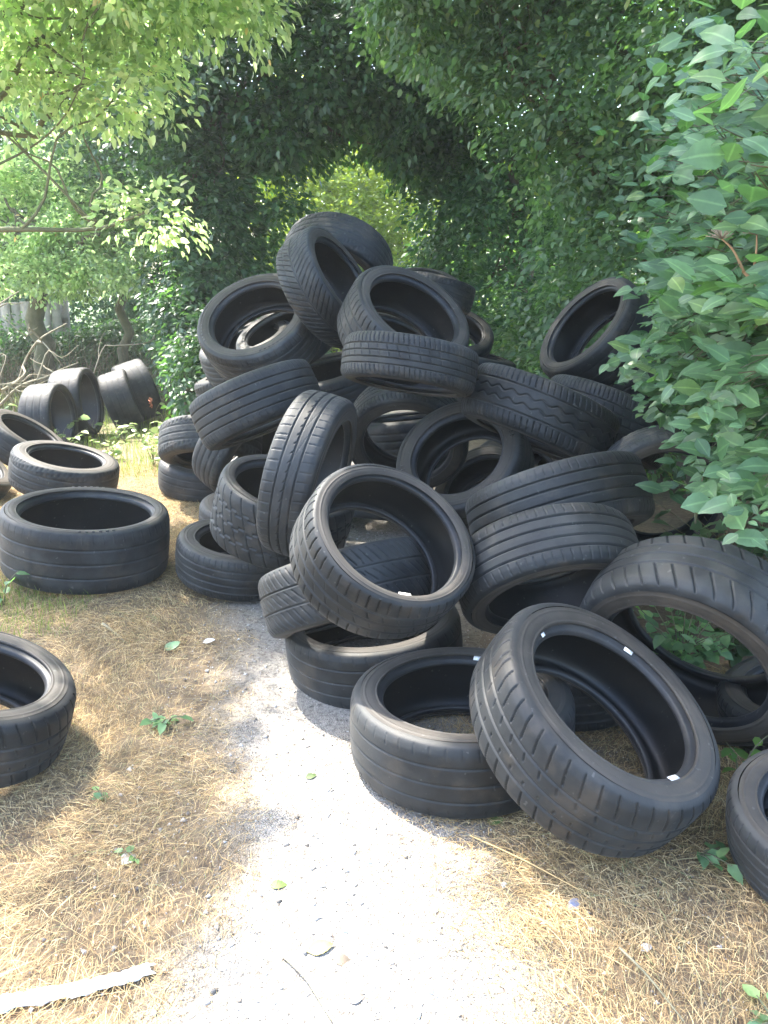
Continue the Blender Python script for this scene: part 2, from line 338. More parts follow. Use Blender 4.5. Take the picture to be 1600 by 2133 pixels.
def sticker(t, W, Rb, ang, size=(.011, .019)):
    """a scrap of white paper stuck to the bead"""
    g = Geo()
    g.box(Matrix.Rotation(ang, 4, 'Z') @ Matrix.Translation((Rb + .0085, 0, .424 * W + .0035)) @ Matrix.Rotation(R_(-23), 4, 'Y'), size[0], size[1], .0010)
    o = g.build('paper_sticker', M_PAPER, t, False)
    o['label'] = 'small white paper sticker on the bead'
TYRES = [   # key, centre, axle direction, outer radius, width, bead radius, tread pattern, label
    ('A', (0.545, 1.953, 0.27), (0.436, -0.303, 0.847), 0.334, 0.226, 0.228, 'diag', 'large worn tyre leaning on a flat one at front right, paper sticker on lower bead'),
    ('B', (0.228, 2.189, 0.126), (-0.004, 0.006, 1), 0.325, 0.227, 0.231, 'worn', 'worn tyre lying flat on the path with the large leaning tyre propped on it'),
    ('C', (-0.004, 2.432, 0.581), (0.43, -0.513, 0.743), 0.275, 0.208, 0.211, 'shoulder', 'brown-sided tyre tilted open in the middle front, white sticker on its lower bead'),
    ('D', (-0.038, 2.794, 0.104), (-0.089, 0, 0.996), 0.324, 0.213, 0.242, 'worn', 'tyre lying flat on the path under the tilted tyre with the white sticker'),
    ('E', (-0.127, 2.714, 0.345), (0.249, -0.414, -0.875), 0.3, 0.22, 0.21, 'hatch', 'hatched-tread tyre wedged under the tilted stickered tyre, poking out to its left'),
    ('F', (-0.285, 3.099, 0.661), (0.951, -0.214, -0.225), 0.315, 0.191, 0.218, 'vee2', 'narrow tyre standing upright inside a tilted wide tyre, its worn tread to the camera'),
    ('G', (-0.422, 3.356, 0.442), (0.283, -0.162, 0.946), 0.29, 0.27, 0.22, 'zig', 'wide zigzag-tread tyre tilted open with the upright tyre standing in it'),
    ('H', (-0.652, 3.651, 0.138), (0.113, -0.067, 0.991), 0.299, 0.2, 0.2, 'rib', 'small flat tyre on the straw at the left front foot of the heap'),
    ('I1', (-1.139, 5.248, 0.137), (0.106, -0.041, 0.994), 0.31, 0.205, 0.205, 'worn', 'flat tyre at the far left foot of the heap, bottom of a stack of two'),
    ('I2', (-1.053, 5.006, 0.395), (-0.014, -0.443, -0.896), 0.31, 0.22, 0.205, 'shoulder', 'tyre lying on top of the flat tyre at the far left foot of the heap'),
    ('I3', (-0.831, 4.823, 0.421), (0.747, -0.445, -0.494), 0.31, 0.22, 0.21, 'rib', 'ribbed tyre on edge between the stack of two and the wide zigzag tyre'),
    ('I4', (-0.675, 4.32, 0.122), (0.045, -0.036, 0.998), 0.315, 0.21, 0.21, 'worn', 'plain worn tyre mostly hidden behind the small flat tyre at the left front'),
    ('J', (-0.595, 3.894, 0.801), (0.386, -0.202, -0.9), 0.31, 0.235, 0.21, 'rib', 'straight-ribbed tyre tilted edge-on, up and left of the upright tyre'),
    ('K', (-0.632, 4.374, 1.117), (-0.262, -0.637, 0.725), 0.315, 0.235, 0.22, 'rib', 'open-faced tyre with raised marks at the upper left of the heap'),
    ('L', (-0.278, 4.326, 1.324), (0.794, -0.316, 0.519), 0.292, 0.217, 0.212, 'chev', 'chevron-tread tyre leaning just below the topmost tyre'),
    ('M', (0.092, 3.948, 1.152), (0.424, -0.521, 0.741), 0.305, 0.25, 0.217, 'shoulder', 'open-faced tyre near the top, resting behind the level finely cut tyre'),
    ('N', (-0.266, 4.881, 1.449), (-0.244, -0.609, -0.755), 0.31, 0.22, 0.21, 'ribsipe', 'topmost tyre of the heap, tread upward and tipped forward'),
    ('O', (0.104, 3.501, 1.028), (-0.156, -0.228, -0.961), 0.285, 0.18, 0.2, 'ribsipe', 'finely cut tyre lying almost level below the open-faced tyre near the top'),
    ('P', (0.119, 4.115, 0.62), (-0.077, -0.884, -0.46), 0.304, 0.21, 0.215, 'ribsipe', 'tyre with its dark hole facing out directly beneath the level finely cut tyre'),
    ('Q', (0.358, 3.626, 0.575), (-0.414, -0.588, 0.695), 0.305, 0.22, 0.2, 'worn', "open-faced tyre with raised marks right of the heap's centre, framing another inside"),
    ('R', (0.527, 4.198, 0.288), (-0.438, -0.488, 0.755), 0.279, 0.186, 0.186, 'worn', "tyre seen inside the hole of the open-faced tyre right of the heap's centre"),
    ('S', (0.761, 4.635, 0.258), (0.113, -0.62, 0.776), 0.291, 0.194, 0.194, 'worn', 'tyre half hidden behind the right rim of the central open-faced tyre'),
    ('U', (0.672, 3.603, 0.797), (-0.4, -0.199, -0.895), 0.33, 0.242, 0.222, 'wavy', "wavy-grooved tyre tilted down to the right on the heap's right slope"),
    ('V', (1.019, 3.817, 0.735), (-0.392, -0.179, -0.903), 0.31, 0.24, 0.21, 'ribsipe', 'finely cut tyre just behind the wavy-grooved tyre, half under the shrub'),
    ('W', (1.057, 4.232, 1.094), (-0.758, -0.238, 0.606), 0.305, 0.22, 0.218, 'worn', 'open tyre leaning steeply at the upper right against the shrub'),
    ('T', (0.646, 2.97, 0.56), (0.232, -0.453, -0.861), 0.33, 0.241, 0.227, 'rib', 'straight-grooved tyre, upper of the tilted pair at right centre'),
    ('T2', (0.543, 2.596, 0.445), (0.133, -0.721, -0.68), 0.3, 0.217, 0.215, 'rib', 'straight-grooved tyre with a dark hole below it, lower of the tilted pair'),
    ('Y', (0.919, 2.27, 0.347), (-0.565, -0.698, -0.441), 0.345, 0.232, 0.232, 'bigsipe', 'big tyre with long shoulder cuts tipped forward over plants at the right edge'),
    ('Z', (1.302, 2.3, 0.121), (-0.198, 0.006, 0.98), 0.257, 0.146, 0.171, 'rib', 'flat tyre lying beneath the big tipped tyre at the right edge'),
    ('AA', (1.056, 1.668, 0.138), (-0.171, -0.133, 0.976), 0.238, 0.178, 0.156, 'rib', 'ribbed tyre cut off by the right edge, lowest in the picture'),
    ('CC', (0.632, 2.568, 0.095), (-0.093, 0.042, 0.995), 0.261, 0.177, 0.177, 'rib', 'dark tyre on the ground glimpsed through the hole of the large leaning tyre'),
    ('DD', (1.133, 3.299, 0.529), (-0.085, -0.987, -0.139), 0.285, 0.17, 0.205, 'rib', 'tyre with a large dark hole under the shrub leaves, behind the tilted pair'),
    ('LA', (-1.381, 3.7, 0.217), (0.107, -0.024, 0.994), 0.369, 0.296, 0.285, 'worn', 'wide low-profile tyre lying flat on the left verge, the largest there'),
    ('LB', (-1.946, 4.959, 0.232), (0.242, -0.033, 0.97), 0.313, 0.219, 0.209, 'shoulder', 'tilted tyre lying just behind the wide low-profile tyre on the left'),
    ('LC', (-2.558, 5.849, 0.228), (0.571, 0.044, 0.82), 0.302, 0.214, 0.204, 'worn', 'steeply tilted tyre at the left edge, in front of the standing tyres'),
    ('LD', (-2.601, 5.065, 0.235), (0.677, 0.136, 0.723), 0.283, 0.201, 0.192, 'worn', 'sliver of a tyre cut off by the left edge behind the wide flat one'),
    ('LE', (-2.756, 6.819, 0.252), (0.995, -0.062, 0.082), 0.276, 0.267, 0.218, 'worn', 'front tyre of the far left standing pair, hole facing right'),
    ('LF', (-2.74, 7.424, 0.288), (0.994, 0.006, 0.109), 0.309, 0.289, 0.244, 'worn', 'rear tyre of the far left standing pair, hole facing right'),
    ('LG', (-2.456, 7.786, 0.261), (0.927, 0.249, 0.282), 0.269, 0.26, 0.208, 'worn', 'front tyre of the leaning pair nearest the bramble mound, tread to the camera'),
    ('LH', (-2.398, 8.111, 0.292), (-0.848, -0.447, -0.285), 0.298, 0.288, 0.231, 'worn', 'rear tyre of the leaning pair nearest the bramble mound'),
    ('LI', (-1.212, 2.18, 0.2), (0.322, 0.064, 0.945), 0.3, 0.217, 0.199, 'diag', 'tyre cut off by the left edge in the foreground straw'),
    ('BA', (0.345, 7.158, 1.233), (0.133, -0.4, 0.907), 0.31, 0.2, 0.24, 'worn', 'far tyre right of the summit showing only its upper rim'),
    ('BB', (0.408, 6.377, 1.255), (-0.256, -0.106, -0.961), 0.266, 0.197, 0.187, 'shoulder', 'tyre lying level in front of the far rim, right of the summit'),
    ('BC', (0.555, 6.597, 0.916), (0.22, -0.555, 0.802), 0.29, 0.19, 0.19, 'worn', 'small open tyre on the back slope, right of the open-faced tyre near the top'),
    ('BD', (0.667, 6.329, 0.716), (0.232, -0.02, 0.973), 0.31, 0.22, 0.21, 'worn', 'tyre lying under the small open tyre on the back slope'),
    ('KA', (-0.578, 5.039, 1.02), (-0.345, -0.33, 0.878), 0.305, 0.197, 0.217, 'worn', 'tyre seen through the hole of the upper-left open-faced tyre'),
    ('KB', (-0.912, 5.494, 0.697), (-0.298, -0.03, 0.954), 0.315, 0.223, 0.213, 'shoulder', 'tyre peeping out behind the straight-ribbed tilted tyre on the left flank'),
    ('X', (1.368, 6.434, 0.628), (-0.668, -0.209, 0.714), 0.31, 0.2, 0.21, 'worn', 'tyre showing only its edge, left of the steeply leaning upper-right tyre'),
    ('VB', (1.299, 4.677, 0.801), (-0.505, 0.093, 0.858), 0.3, 0.22, 0.21, 'shoulder', 'tyre tilted under the steeply leaning upper-right tyre, beside the shrub'),
    ('F2', (-0.028, 4.657, 0.17), (0.087, 0.137, 0.987), 0.31, 0.22, 0.21, 'worn', 'buried tyre behind the tilted stickered tyre, glimpsed above and through its hole'),
    ('FA', (-0.31, 4.921, 0.77), (-0.222, -0.195, 0.956), 0.31, 0.21, 0.21, 'rib', 'dark tyre buried between the chevron tyre and the straight-ribbed tilted one'),
    ('FB', (0.138, 4.747, 0.484), (-0.11, 0.072, 0.991), 0.31, 0.25, 0.21, 'rib', 'dark tyre deep inside the hole below the level finely cut tyre'),
    ('FC', (0.713, 5.387, 0.618), (0.191, -0.191, 0.963), 0.31, 0.21, 0.21, 'worn', 'buried tyre behind the central open-faced tyre, under the wavy-grooved one'),
    ('FD', (1.107, 4.696, 0.303), (-0.243, -0.086, 0.966), 0.31, 0.21, 0.21, 'worn', 'buried tyre between the wavy-grooved tyre and the straight-grooved pair'),
    ('FE', (0.044, 5.22, 0.967), (0.322, -0.279, 0.905), 0.31, 0.21, 0.21, 'worn', 'dark tyre seen through the hole of the open-faced tyre near the top'),
    ('FG', (-0.827, 5.208, 0.925), (-0.253, -0.26, 0.932), 0.31, 0.21, 0.21, 'rib', 'buried tyre below the upper-left open-faced tyre, seen through its hole'),
]
TYRE = {}
for i, (key, P, nrm, Rr, Ww, Bb, kind, label) in enumerate(TYRES):
    near = P[1] < 4.5 and P[0] > -2
    TYRE[key] = make_tyre(P, nrm, Rr, Ww, Bb, kind, label, near, letters=key in ('Q', 'K', 'LA'), phase=0.137 * i)

# ------------------------------------------------------------------ ground, path, straw, grit
def sstep(a, b, x):
    t = np.clip((np.asarray(x, float) - a) / (b - a), 0, 1)
    return t * t * (3 - 2 * t)

def gh(x, y):
    """height of the ground"""
    x = np.asarray(x, float); y = np.asarray(y, float)
    h = 0.030 * sstep(-0.75, -1.2, x) * sstep(2.5, 3.2, y) * (1 - sstep(5.3, 6.6, y))
    h = h - 0.03 * sstep(5.3, 6.6, y) * sstep(-0.9, -1.6, x)
    h = h + 0.10 * sstep(1.5, 2.6, x) + 0.06 * sstep(-3.2, -5.0, x)
    h = h + 0.006 * np.sin(x * 3.1 + 1.3 * np.sin(y * 1.7)) * np.sin(y * 2.7 + 0.8)
    return h

gx = np.concatenate([-np.geomspace(45, 4.05, 22), np.arange(-4, 4.01, 0.08), np.geomspace(4.05, 45, 22)])
gy = np.concatenate([-np.geomspace(30, 0.6, 14), np.arange(-0.5, 10.01, 0.08), np.geomspace(10.1, 90, 26)])
X, Y = np.meshgrid(gx, gy)
gv = np.stack([X, Y, gh(X, Y)], -1).reshape(-1, 3)
nx, ny = len(gx), len(gy)
ii, jj = np.meshgrid(np.arange(ny - 1), np.arange(nx - 1), indexing='ij')
gq = np.stack([ii * nx + jj, ii * nx + jj + 1, (ii + 1) * nx + jj + 1, (ii + 1) * nx + jj], -1).reshape(-1, 4)

m, n, l, p = new_mat('verge_soil')
a = noise(n, l, 2.2, 5, 0.6); b = noise(n, l, 38, 6, 0.7); c = noise(n, l, 9, 4, 0.6)
r1 = ramp(n, l, b.outputs['Fac'], [(0.32, (0.075, 0.050, 0.030)), (0.5, (0.17, 0.120, 0.070)), (0.68, (0.30, 0.225, 0.130))])
r2 = ramp(n, l, a.outputs['Fac'], [(0.42, (0.19, 0.15, 0.105)), (0.6, (0.10, 0.072, 0.046))])
cc = mixc(n, l, 0.45, r1.outputs['Color'], r2.outputs['Color'])
tc = n.new('ShaderNodeTexCoord'); sx = n.new('ShaderNodeSeparateXYZ'); l.new(tc.outputs['Object'], sx.inputs[0])
fy = n.new('ShaderNodeMapRange'); fy.inputs['From Min'].default_value = 6.5; fy.inputs['From Max'].default_value = 10.5; l.new(sx.outputs['Y'], fy.inputs['Value'])
gr = ramp(n, l, b.outputs['Fac'], [(0.35, (0.045, 0.075, 0.02)), (0.65, (0.10, 0.14, 0.04))])
cc = mixc(n, l, fy.outputs[0], cc, gr.outputs['Color'])
l.new(cc, p.inputs['Base Color']); p.inputs['Roughness'].default_value = 0.95
bp = n.new('ShaderNodeBump'); bp.inputs['Strength'].default_value = 0.7; bp.inputs['Distance'].default_value = 0.012
l.new(b.outputs['Fac'], bp.inputs['Height']); l.new(bp.outputs[0], p.inputs['Normal'])
tag(mesh_obj('ground', gv, gq, np.full(len(gq), 4), m), 'brown earth of the verge under straw and weeds', 'ground', kind='structure')

# the path: a worn strip of pale grit with ragged edges
m, n, l, p = new_mat('path_grit')
tc = n.new('ShaderNodeTexCoord')
v1 = n.new('ShaderNodeTexVoronoi'); v1.inputs['Scale'].default_value = 190; l.new(tc.outputs['Object'], v1.inputs['Vector'])
v2 = n.new('ShaderNodeTexVoronoi'); v2.inputs['Scale'].default_value = 75; l.new(tc.outputs['Object'], v2.inputs['Vector'])
a = noise(n, l, 1.6, 5, 0.6); b = noise(n, l, 60, 5, 0.7); d = noise(n, l, 7, 5, 0.65)
g1 = ramp(n, l, v1.outputs['Color'], [(0.05, (0.145, 0.130, 0.112)), (0.45, (0.27, 0.248, 0.215)), (0.95, (0.39, 0.362, 0.318))])
g2 = ramp(n, l, v2.outputs['Color'], [(0.0, (0.15, 0.137, 0.118)), (0.25, (0.27, 0.25, 0.218)), (1.0, (0.35, 0.325, 0.285))])
cc = mixc(n, l, 0.45, g1.outputs['Color'], g2.outputs['Color'])
r3 = ramp(n, l, d.outputs['Fac'], [(0.40, (0, 0, 0)), (0.62, (0.75, 0.75, 0.75))])
cc = mixc(n, l, r3.outputs['Color'], cc, (0.25, 0.215, 0.175))
at = n.new('ShaderNodeAttribute'); at.attribute_name = 'edge'
em = n.new('ShaderNodeMath'); em.operation = 'MULTIPLY_ADD'; l.new(d.outputs['Fac'], em.inputs[0]); em.inputs[1].default_value = 0.9; l.new(at.outputs['Fac'], em.inputs[2])
r5 = ramp(n, l, em.outputs[0], [(0.62, (0.9, 0.9, 0.9)), (1.05, (0, 0, 0))])
cc = mixc(n, l, r5.outputs['Color'], cc, (0.215, 0.165, 0.105))
r4 = ramp(n, l, b.outputs['Fac'], [(0.38, (0.52, 0.51, 0.50)), (0.52, (1, 1, 1))])
cc = mixc(n, l, 1.0, cc, r4.outputs['Color'], 'MULTIPLY')
l.new(cc, p.inputs['Base Color']); p.inputs['Roughness'].default_value = 0.9
bp = n.new('ShaderNodeBump'); bp.inputs['Strength'].default_value = 0.8; bp.inputs['Distance'].default_value = 0.006
mx = n.new('ShaderNodeMath'); mx.operation = 'ADD'; l.new(v1.outputs['Distance'], mx.inputs[0]); l.new(b.outputs['Fac'], mx.inputs[1])
l.new(mx.outputs[0], bp.inputs['Height']); l.new(bp.outputs[0], p.inputs['Normal'])
py = np.arange(-1.0, 16.0, 0.06)
def path_edge(y, side):
    w = 0.05 * np.sin(y * 5.1 + side) + 0.025 * np.sin(y * 13.7 + 2 * side) + 0.012 * np.sin(y * 29 + side * 5)
    if side < 0: return -0.50 - 0.27 * sstep(1.9, 3.3, y) + w
    return 0.36 + 0.10 * sstep(1.2, 3.0, y) + w
K = 15
pv = []
for y in py:
    x0, x1 = path_edge(y, -1), path_edge(y, 1)
    xs = np.linspace(x0, x1, K)
    z = gh(xs, y + 0 * xs) + 0.005
    z[0] -= 0.008; z[-1] -= 0.008
    pv.append(np.stack([xs, y + 0 * xs, z], 1))
pv = np.concatenate(pv)
i0 = np.arange(len(py) - 1)[:, None]; k0 = np.arange(K - 1)[None, :]
edge_v = np.tile(np.minimum(np.arange(K), K - 1 - np.arange(K)) / 5.0, len(py)).clip(0, 1)
pq = np.stack([i0 * K + k0, i0 * K + k0 + 1, (i0 + 1) * K + k0 + 1, (i0 + 1) * K + k0], -1).reshape(-1, 4)
path_o = mesh_obj('path', pv, pq, np.full(len(pq), 4), m)
ea = path_o.data.attributes.new('edge', 'FLOAT', 'POINT'); ea.data.foreach_set('value', edge_v.astype(np.float32))
tag(path_o, 'pale grit footpath running under the tyre heap', 'path', kind='structure')

def ribbons(n_, xy, length, width, lift, curl, dirs, tip=0.25):
    """curved flat blades lying about: four cross-sections each"""
    k = 4
    t = np.linspace(0, 1, k)[None, :]
    ang = dirs[:, None] + curl[:, None] * (t - .5)
    step = (length / (k - 1))[:, None]
    dx = np.cumsum(np.cos(ang) * step, 1) - (np.cos(ang) * step)[:, :1]
    dy = np.cumsum(np.sin(ang) * step, 1) - (np.sin(ang) * step)[:, :1]
    x = xy[:, :1] + dx; y = xy[:, 1:] + dy
    base = gh(x, y)
    z = base + 0.004 + lift[:, :1] + lift[:, 1:2] * t + lift[:, 2:3] * np.sin(t * math.pi)
    w = (width[:, None] * np.linspace(1, tip, k)[None, :]) * .5
    px, py_ = -np.sin(ang), np.cos(ang)
    tw = rng.uniform(-.9, .9, (n_, 1))
    L = np.stack([x + px * w, y + py_ * w, z + tw * w], -1)
    Rr = np.stack([x - px * w, y - py_ * w, z - tw * w], -1)
    v = np.stack([L, Rr], 2).reshape(n_, k * 2, 3)
    o = (np.arange(n_) * k * 2)[:, None, None]
    q = np.array([[2 * i, 2 * i + 1, 2 * i + 3, 2 * i + 2] for i in range(k - 1)])[None]
    return v.reshape(-1, 3), (q + o).reshape(-1, 4)

def island_mat(name, stops, rough=0.7, trans=0.0, tcol=None):
    m, n, l, p = new_mat(name)
    g = n.new('ShaderNodeNewGeometry')
    r = ramp(n, l, g.outputs['Random Per Island'], stops)
    l.new(r.outputs['Color'], p.inputs['Base Color']); p.inputs['Roughness'].default_value = rough
    p.inputs['Specular IOR Level'].default_value = 0.25
    if trans:
        t = n.new('ShaderNodeBsdfTranslucent'); mx = n.new('ShaderNodeMixShader'); mx.inputs[0].default_value = trans
        l.new(mixc(n, l, 0.5, r.outputs['Color'], tcol), t.inputs['Color'])
        l.new(p.outputs[0], mx.inputs[1]); l.new(t.outputs[0], mx.inputs[2])
        l.new(mx.outputs[0], n['Material Output'].inputs['Surface'])
    return m

def scatter_verge(n_, side):
    """points on the straw verges, thinning out over the path's edge"""
    if side < 0:
        x = rng.uniform(-3.2, -0.15, n_); y = rng.uniform(0.7, 6.2, n_)
        e = np.array([path_edge(v, -1) for v in y]) - x - 0.06 * sstep(2.0, 2.7, y)
    else:
        x = rng.uniform(0.0, 1.9, n_); y = rng.uniform(0.7, 2.75, n_)
        e = x - np.array([path_edge(v, 1) for v in y]) + 0.10 * sstep(1.0, 2.2, y) + .08
    patch = 0.55 + 0.45 * np.sin(x * 5.3 + 2 * np.sin(y * 2.1)) * np.sin(y * 4.4 + 1.5 * np.sin(x * 3.7))
    pr = sstep(-0.30, 0.24, e) * (0.35 + 0.65 * patch)
    keep = rng.random(n_) < pr
    return np.stack([x[keep], y[keep]], 1)

xy = np.concatenate([scatter_verge(560000, -1), scatter_verge(180000, 1)])
N_ = len(xy)
fld = 1.1 * np.sin(xy[:, 0] * 3.3 + xy[:, 1] * 1.9) + 0.8 * np.sin(xy[:, 1] * 4.7 - xy[:, 0] * 2.2)
dirs = fld + rng.normal(0, 0.75, N_) + rng.choice([0, math.pi], N_)
lf = np.stack([rng.uniform(0, .010, N_), rng.normal(.002, .007, N_).clip(-.004, .03), rng.uniform(0, .012, N_)], 1)
v, q = ribbons(N_, xy, np.where(rng.random(N_) < .045, rng.uniform(.07, .17, N_), rng.gamma(2.0, .013, N_).clip(.006, .085)), rng.uniform(.0005, .0018, N_), lf, rng.normal(0, .22, N_), dirs)
M_STRAW = island_mat('dry_straw', [(0.0, (0.14, 0.085, 0.045)), (0.3, (0.34, 0.225, 0.105)), (0.6, (0.49, 0.345, 0.158)), (0.9, (0.61, 0.475, 0.26)), (1.0, (0.22, 0.25, 0.10))], 0.75)
tag(mesh_obj('dry_straw', v, q, np.full(len(q), 4), M_STRAW, smooth=False), 'golden dry cut grass strewn over both verges', 'straw', kind='stuff')

# loose grit lying on the path and in the straw
def stones(xy, size):
    b = np.array([(1, 0, 0), (-.5, .8, 0), (-.6, -.75, 0), (.1, .1, .75), (0.15, -.1, -.5)], float)
    f = np.array([(0, 1, 3), (1, 2, 3), (2, 0, 3), (1, 0, 4), (2, 1, 4), (0, 2, 4)])
    n_ = len(xy)
    an = rng.uniform(0, 6.28, n_)
    ca, sa = np.cos(an)[:, None], np.sin(an)[:, None]
    bb = b[None] * rng.uniform(.65, 1.3, (n_, 5, 3)) * size[:, None, None]
    x = bb[..., 0] * ca - bb[..., 1] * sa + xy[:, :1]; y = bb[..., 0] * sa + bb[..., 1] * ca + xy[:, 1:]
    z = bb[..., 2] + gh(xy[:, 0], xy[:, 1])[:, None] + 0.006
    return np.stack([x, y, z], -1).reshape(-1, 3), (f[None] + (np.arange(n_) * 5)[:, None, None]).reshape(-1, 3)
n_ = 14000
sy = rng.uniform(0.7, 4.6, n_) ; sx = rng.uniform(-.75, .75, n_)
v, q = stones(np.stack([sx, sy], 1), (rng.pareto(2.6, n_) * .0017 + .0017).clip(0, .012))
M_GRIT = island_mat('loose_grit', [(0.0, (0.07, 0.065, 0.06)), (0.35, (0.29, 0.265, 0.235)), (0.75, (0.42, 0.39, 0.35)), (0.97, (0.62, 0.61, 0.58)), (1, (0.36, 0.18, 0.11))], 0.9)
tag(mesh_obj('loose_grit', v, q, np.full(len(q), 3), M_GRIT, smooth=False), 'loose pale grit scattered over the path', 'gravel', kind='stuff')

# ------------------------------------------------------------------ vegetation
def unit(v):
    return v / (np.linalg.norm(v, axis=-1, keepdims=True) + 1e-9)

TPL_FAR = (np.array([(0, 0, 0), (.42, .30, .05), (1, 0, -.06), (.42, -.30, .05)]), [(0, 1, 2), (0, 2, 3)])
TPL_MID = (np.array([(0, 0, 0), (.28, .27, .06), (.45, 0, 0), (.28, -.27, .06), (.68, .22, .03), (.68, -.22, .03), (1, 0, -.10)]),
           [(0, 2, 1), (0, 3, 2), (1, 2, 4), (2, 3, 5), (4, 2, 6), (2, 5, 6)])
_m = [(0, 0, 0), (.12, 0, .0), (.35, 0, .005), (.6, 0, 0), (.82, 0, -.04), (1, 0, -.10)]
_s = [(.10, .10), (.22, .235), (.34, .285), (.44, .275), (.52, .285), (.62, .235), (.70, .225), (.80, .145), (.88, .10)]
def _near():
    v = list(_m); f = []
    L = [len(v) + i for i in range(9)]; v += [(x, w, .16 * w - .10 * max(0, x - .5)) for x, w in _s]
    Rr = [len(v) + i for i in range(9)]; v += [(x, -w, .16 * w - .10 * max(0, x - .5)) for x, w in _s]
    mid = [0, 1, 2, 2, 3, 3, 3, 4, 4, 5]
    for S, fl in ((L, 1), (Rr, 0)):
        chain = [0] + S + [5]
        for i in range(len(chain) - 1):
            a, b = chain[i], chain[i + 1]
            ma, mb = mid[i], mid[min(i + 1, 9)] if i < 9 else 5
            for t in ((a, ma, b), (ma, mb, b)):
                if len(set(t)) == 3: f.append(t if fl else t[::-1])
    return np.array(v, float), f
TPL_NEAR = _near()

def leaf_mesh(name, pos, dirs, nrm, size, tpl, mat, parent, width=1.0):
    tv, tf = tpl
    d = unit(dirs); n_ = unit(nrm - (nrm * d).sum(1, keepdims=True) * d); s = np.cross(n_, d)
    N_ = len(pos)
    wv = np.broadcast_to(np.asarray(width, float), (N_,))
    bend = rng.normal(-.05, .16, N_)
    tz = tv[None, :, 2] + bend[:, None] * tv[None, :, 0] ** 2
    v = pos[:, None] + size[:, None, None] * (tv[None, :, :1] * d[:, None] + (tv[None, :, 1:2] * wv[:, None, None]) * s[:, None] + tz[..., None] * n_[:, None])
    f = (np.array(tf)[None] + (np.arange(N_) * len(tv))[:, None, None]).reshape(-1, 3)
    o = mesh_obj(name, v.reshape(-1, 3), f, np.full(len(f), 3), mat, parent)
    if len(tv) > 10:                                          # how far from the midrib, for the pale vein
        at = o.data.attributes.new('rib', 'FLOAT', 'POINT')
        at.data.foreach_set('value', np.tile((np.abs(tv[:, 1]) > .01).astype(np.float32), N_))
    return o

def leaf_mat(name, stops, tcol, trans=0.38, rough=0.42, spec=0.4, vein=False):
    m, n, l, p = new_mat(name)
    g = n.new('ShaderNodeNewGeometry')
    r = ramp(n, l, g.outputs['Random Per Island'], stops)
    c = r.outputs['Color']
    b = noise(n, l, 24 if vein else 1.7, 3, 0.6)
    rb = ramp(n, l, b.outputs['Fac'], [(0.3, (0.72, 0.74, 0.70)), (0.7, (1.22, 1.2, 1.12))])
    c = mixc(n, l, 0.8, c, rb.outputs['Color'], 'MULTIPLY')
    if vein:
        at = n.new('ShaderNodeAttribute'); at.attribute_name = 'rib'
        rv = ramp(n, l, at.outputs['Fac'], [(0.0, (1.7, 1.6, 1.5)), (0.16, (1, 1, 1))])
        c = mixc(n, l, 1.0, c, rv.outputs['Color'], 'MULTIPLY')
    l.new(c, p.inputs['Base Color']); p.inputs['Roughness'].default_value = rough; p.inputs['Specular IOR Level'].default_value = spec
    t = n.new('ShaderNodeBsdfTranslucent'); mx = n.new('ShaderNodeMixShader'); mx.inputs[0].default_value = trans
    tt = mixc(n, l, 1.0, c, tcol, 'MULTIPLY')
    l.new(tt, t.inputs['Color'])
    l.new(p.outputs[0], mx.inputs[1]); l.new(t.outputs[0], mx.inputs[2])
    l.new(mx.outputs[0], n['Material Output'].inputs['Surface'])
    return m

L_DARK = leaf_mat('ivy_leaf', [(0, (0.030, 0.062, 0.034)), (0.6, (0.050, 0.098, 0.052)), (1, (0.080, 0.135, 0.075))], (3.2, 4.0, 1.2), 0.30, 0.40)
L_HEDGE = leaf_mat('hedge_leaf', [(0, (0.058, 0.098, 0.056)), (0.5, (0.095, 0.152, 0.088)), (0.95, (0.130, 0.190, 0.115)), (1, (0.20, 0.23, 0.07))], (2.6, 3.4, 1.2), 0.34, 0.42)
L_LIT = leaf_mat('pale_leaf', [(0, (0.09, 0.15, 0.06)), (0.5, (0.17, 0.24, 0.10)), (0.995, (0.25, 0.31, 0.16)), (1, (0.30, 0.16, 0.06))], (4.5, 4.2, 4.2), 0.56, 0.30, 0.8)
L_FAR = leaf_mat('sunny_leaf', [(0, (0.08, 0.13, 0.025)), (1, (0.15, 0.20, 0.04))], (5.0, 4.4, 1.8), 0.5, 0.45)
L_SHRUB = leaf_mat('broad_leaf', [(0, (0.052, 0.102, 0.054)), (0.5, (0.085, 0.152, 0.082)), (0.9, (0.118, 0.198, 0.112)), (1, (0.17, 0.24, 0.10))], (2.2, 3.0, 1.0), 0.30, 0.40, 0.45, vein=True)
L_WEED = leaf_mat('weed_leaf', [(0, (0.05, 0.11, 0.03)), (1, (0.11, 0.19, 0.05))], (3.0, 3.6, 1.2), 0.40, 0.45)

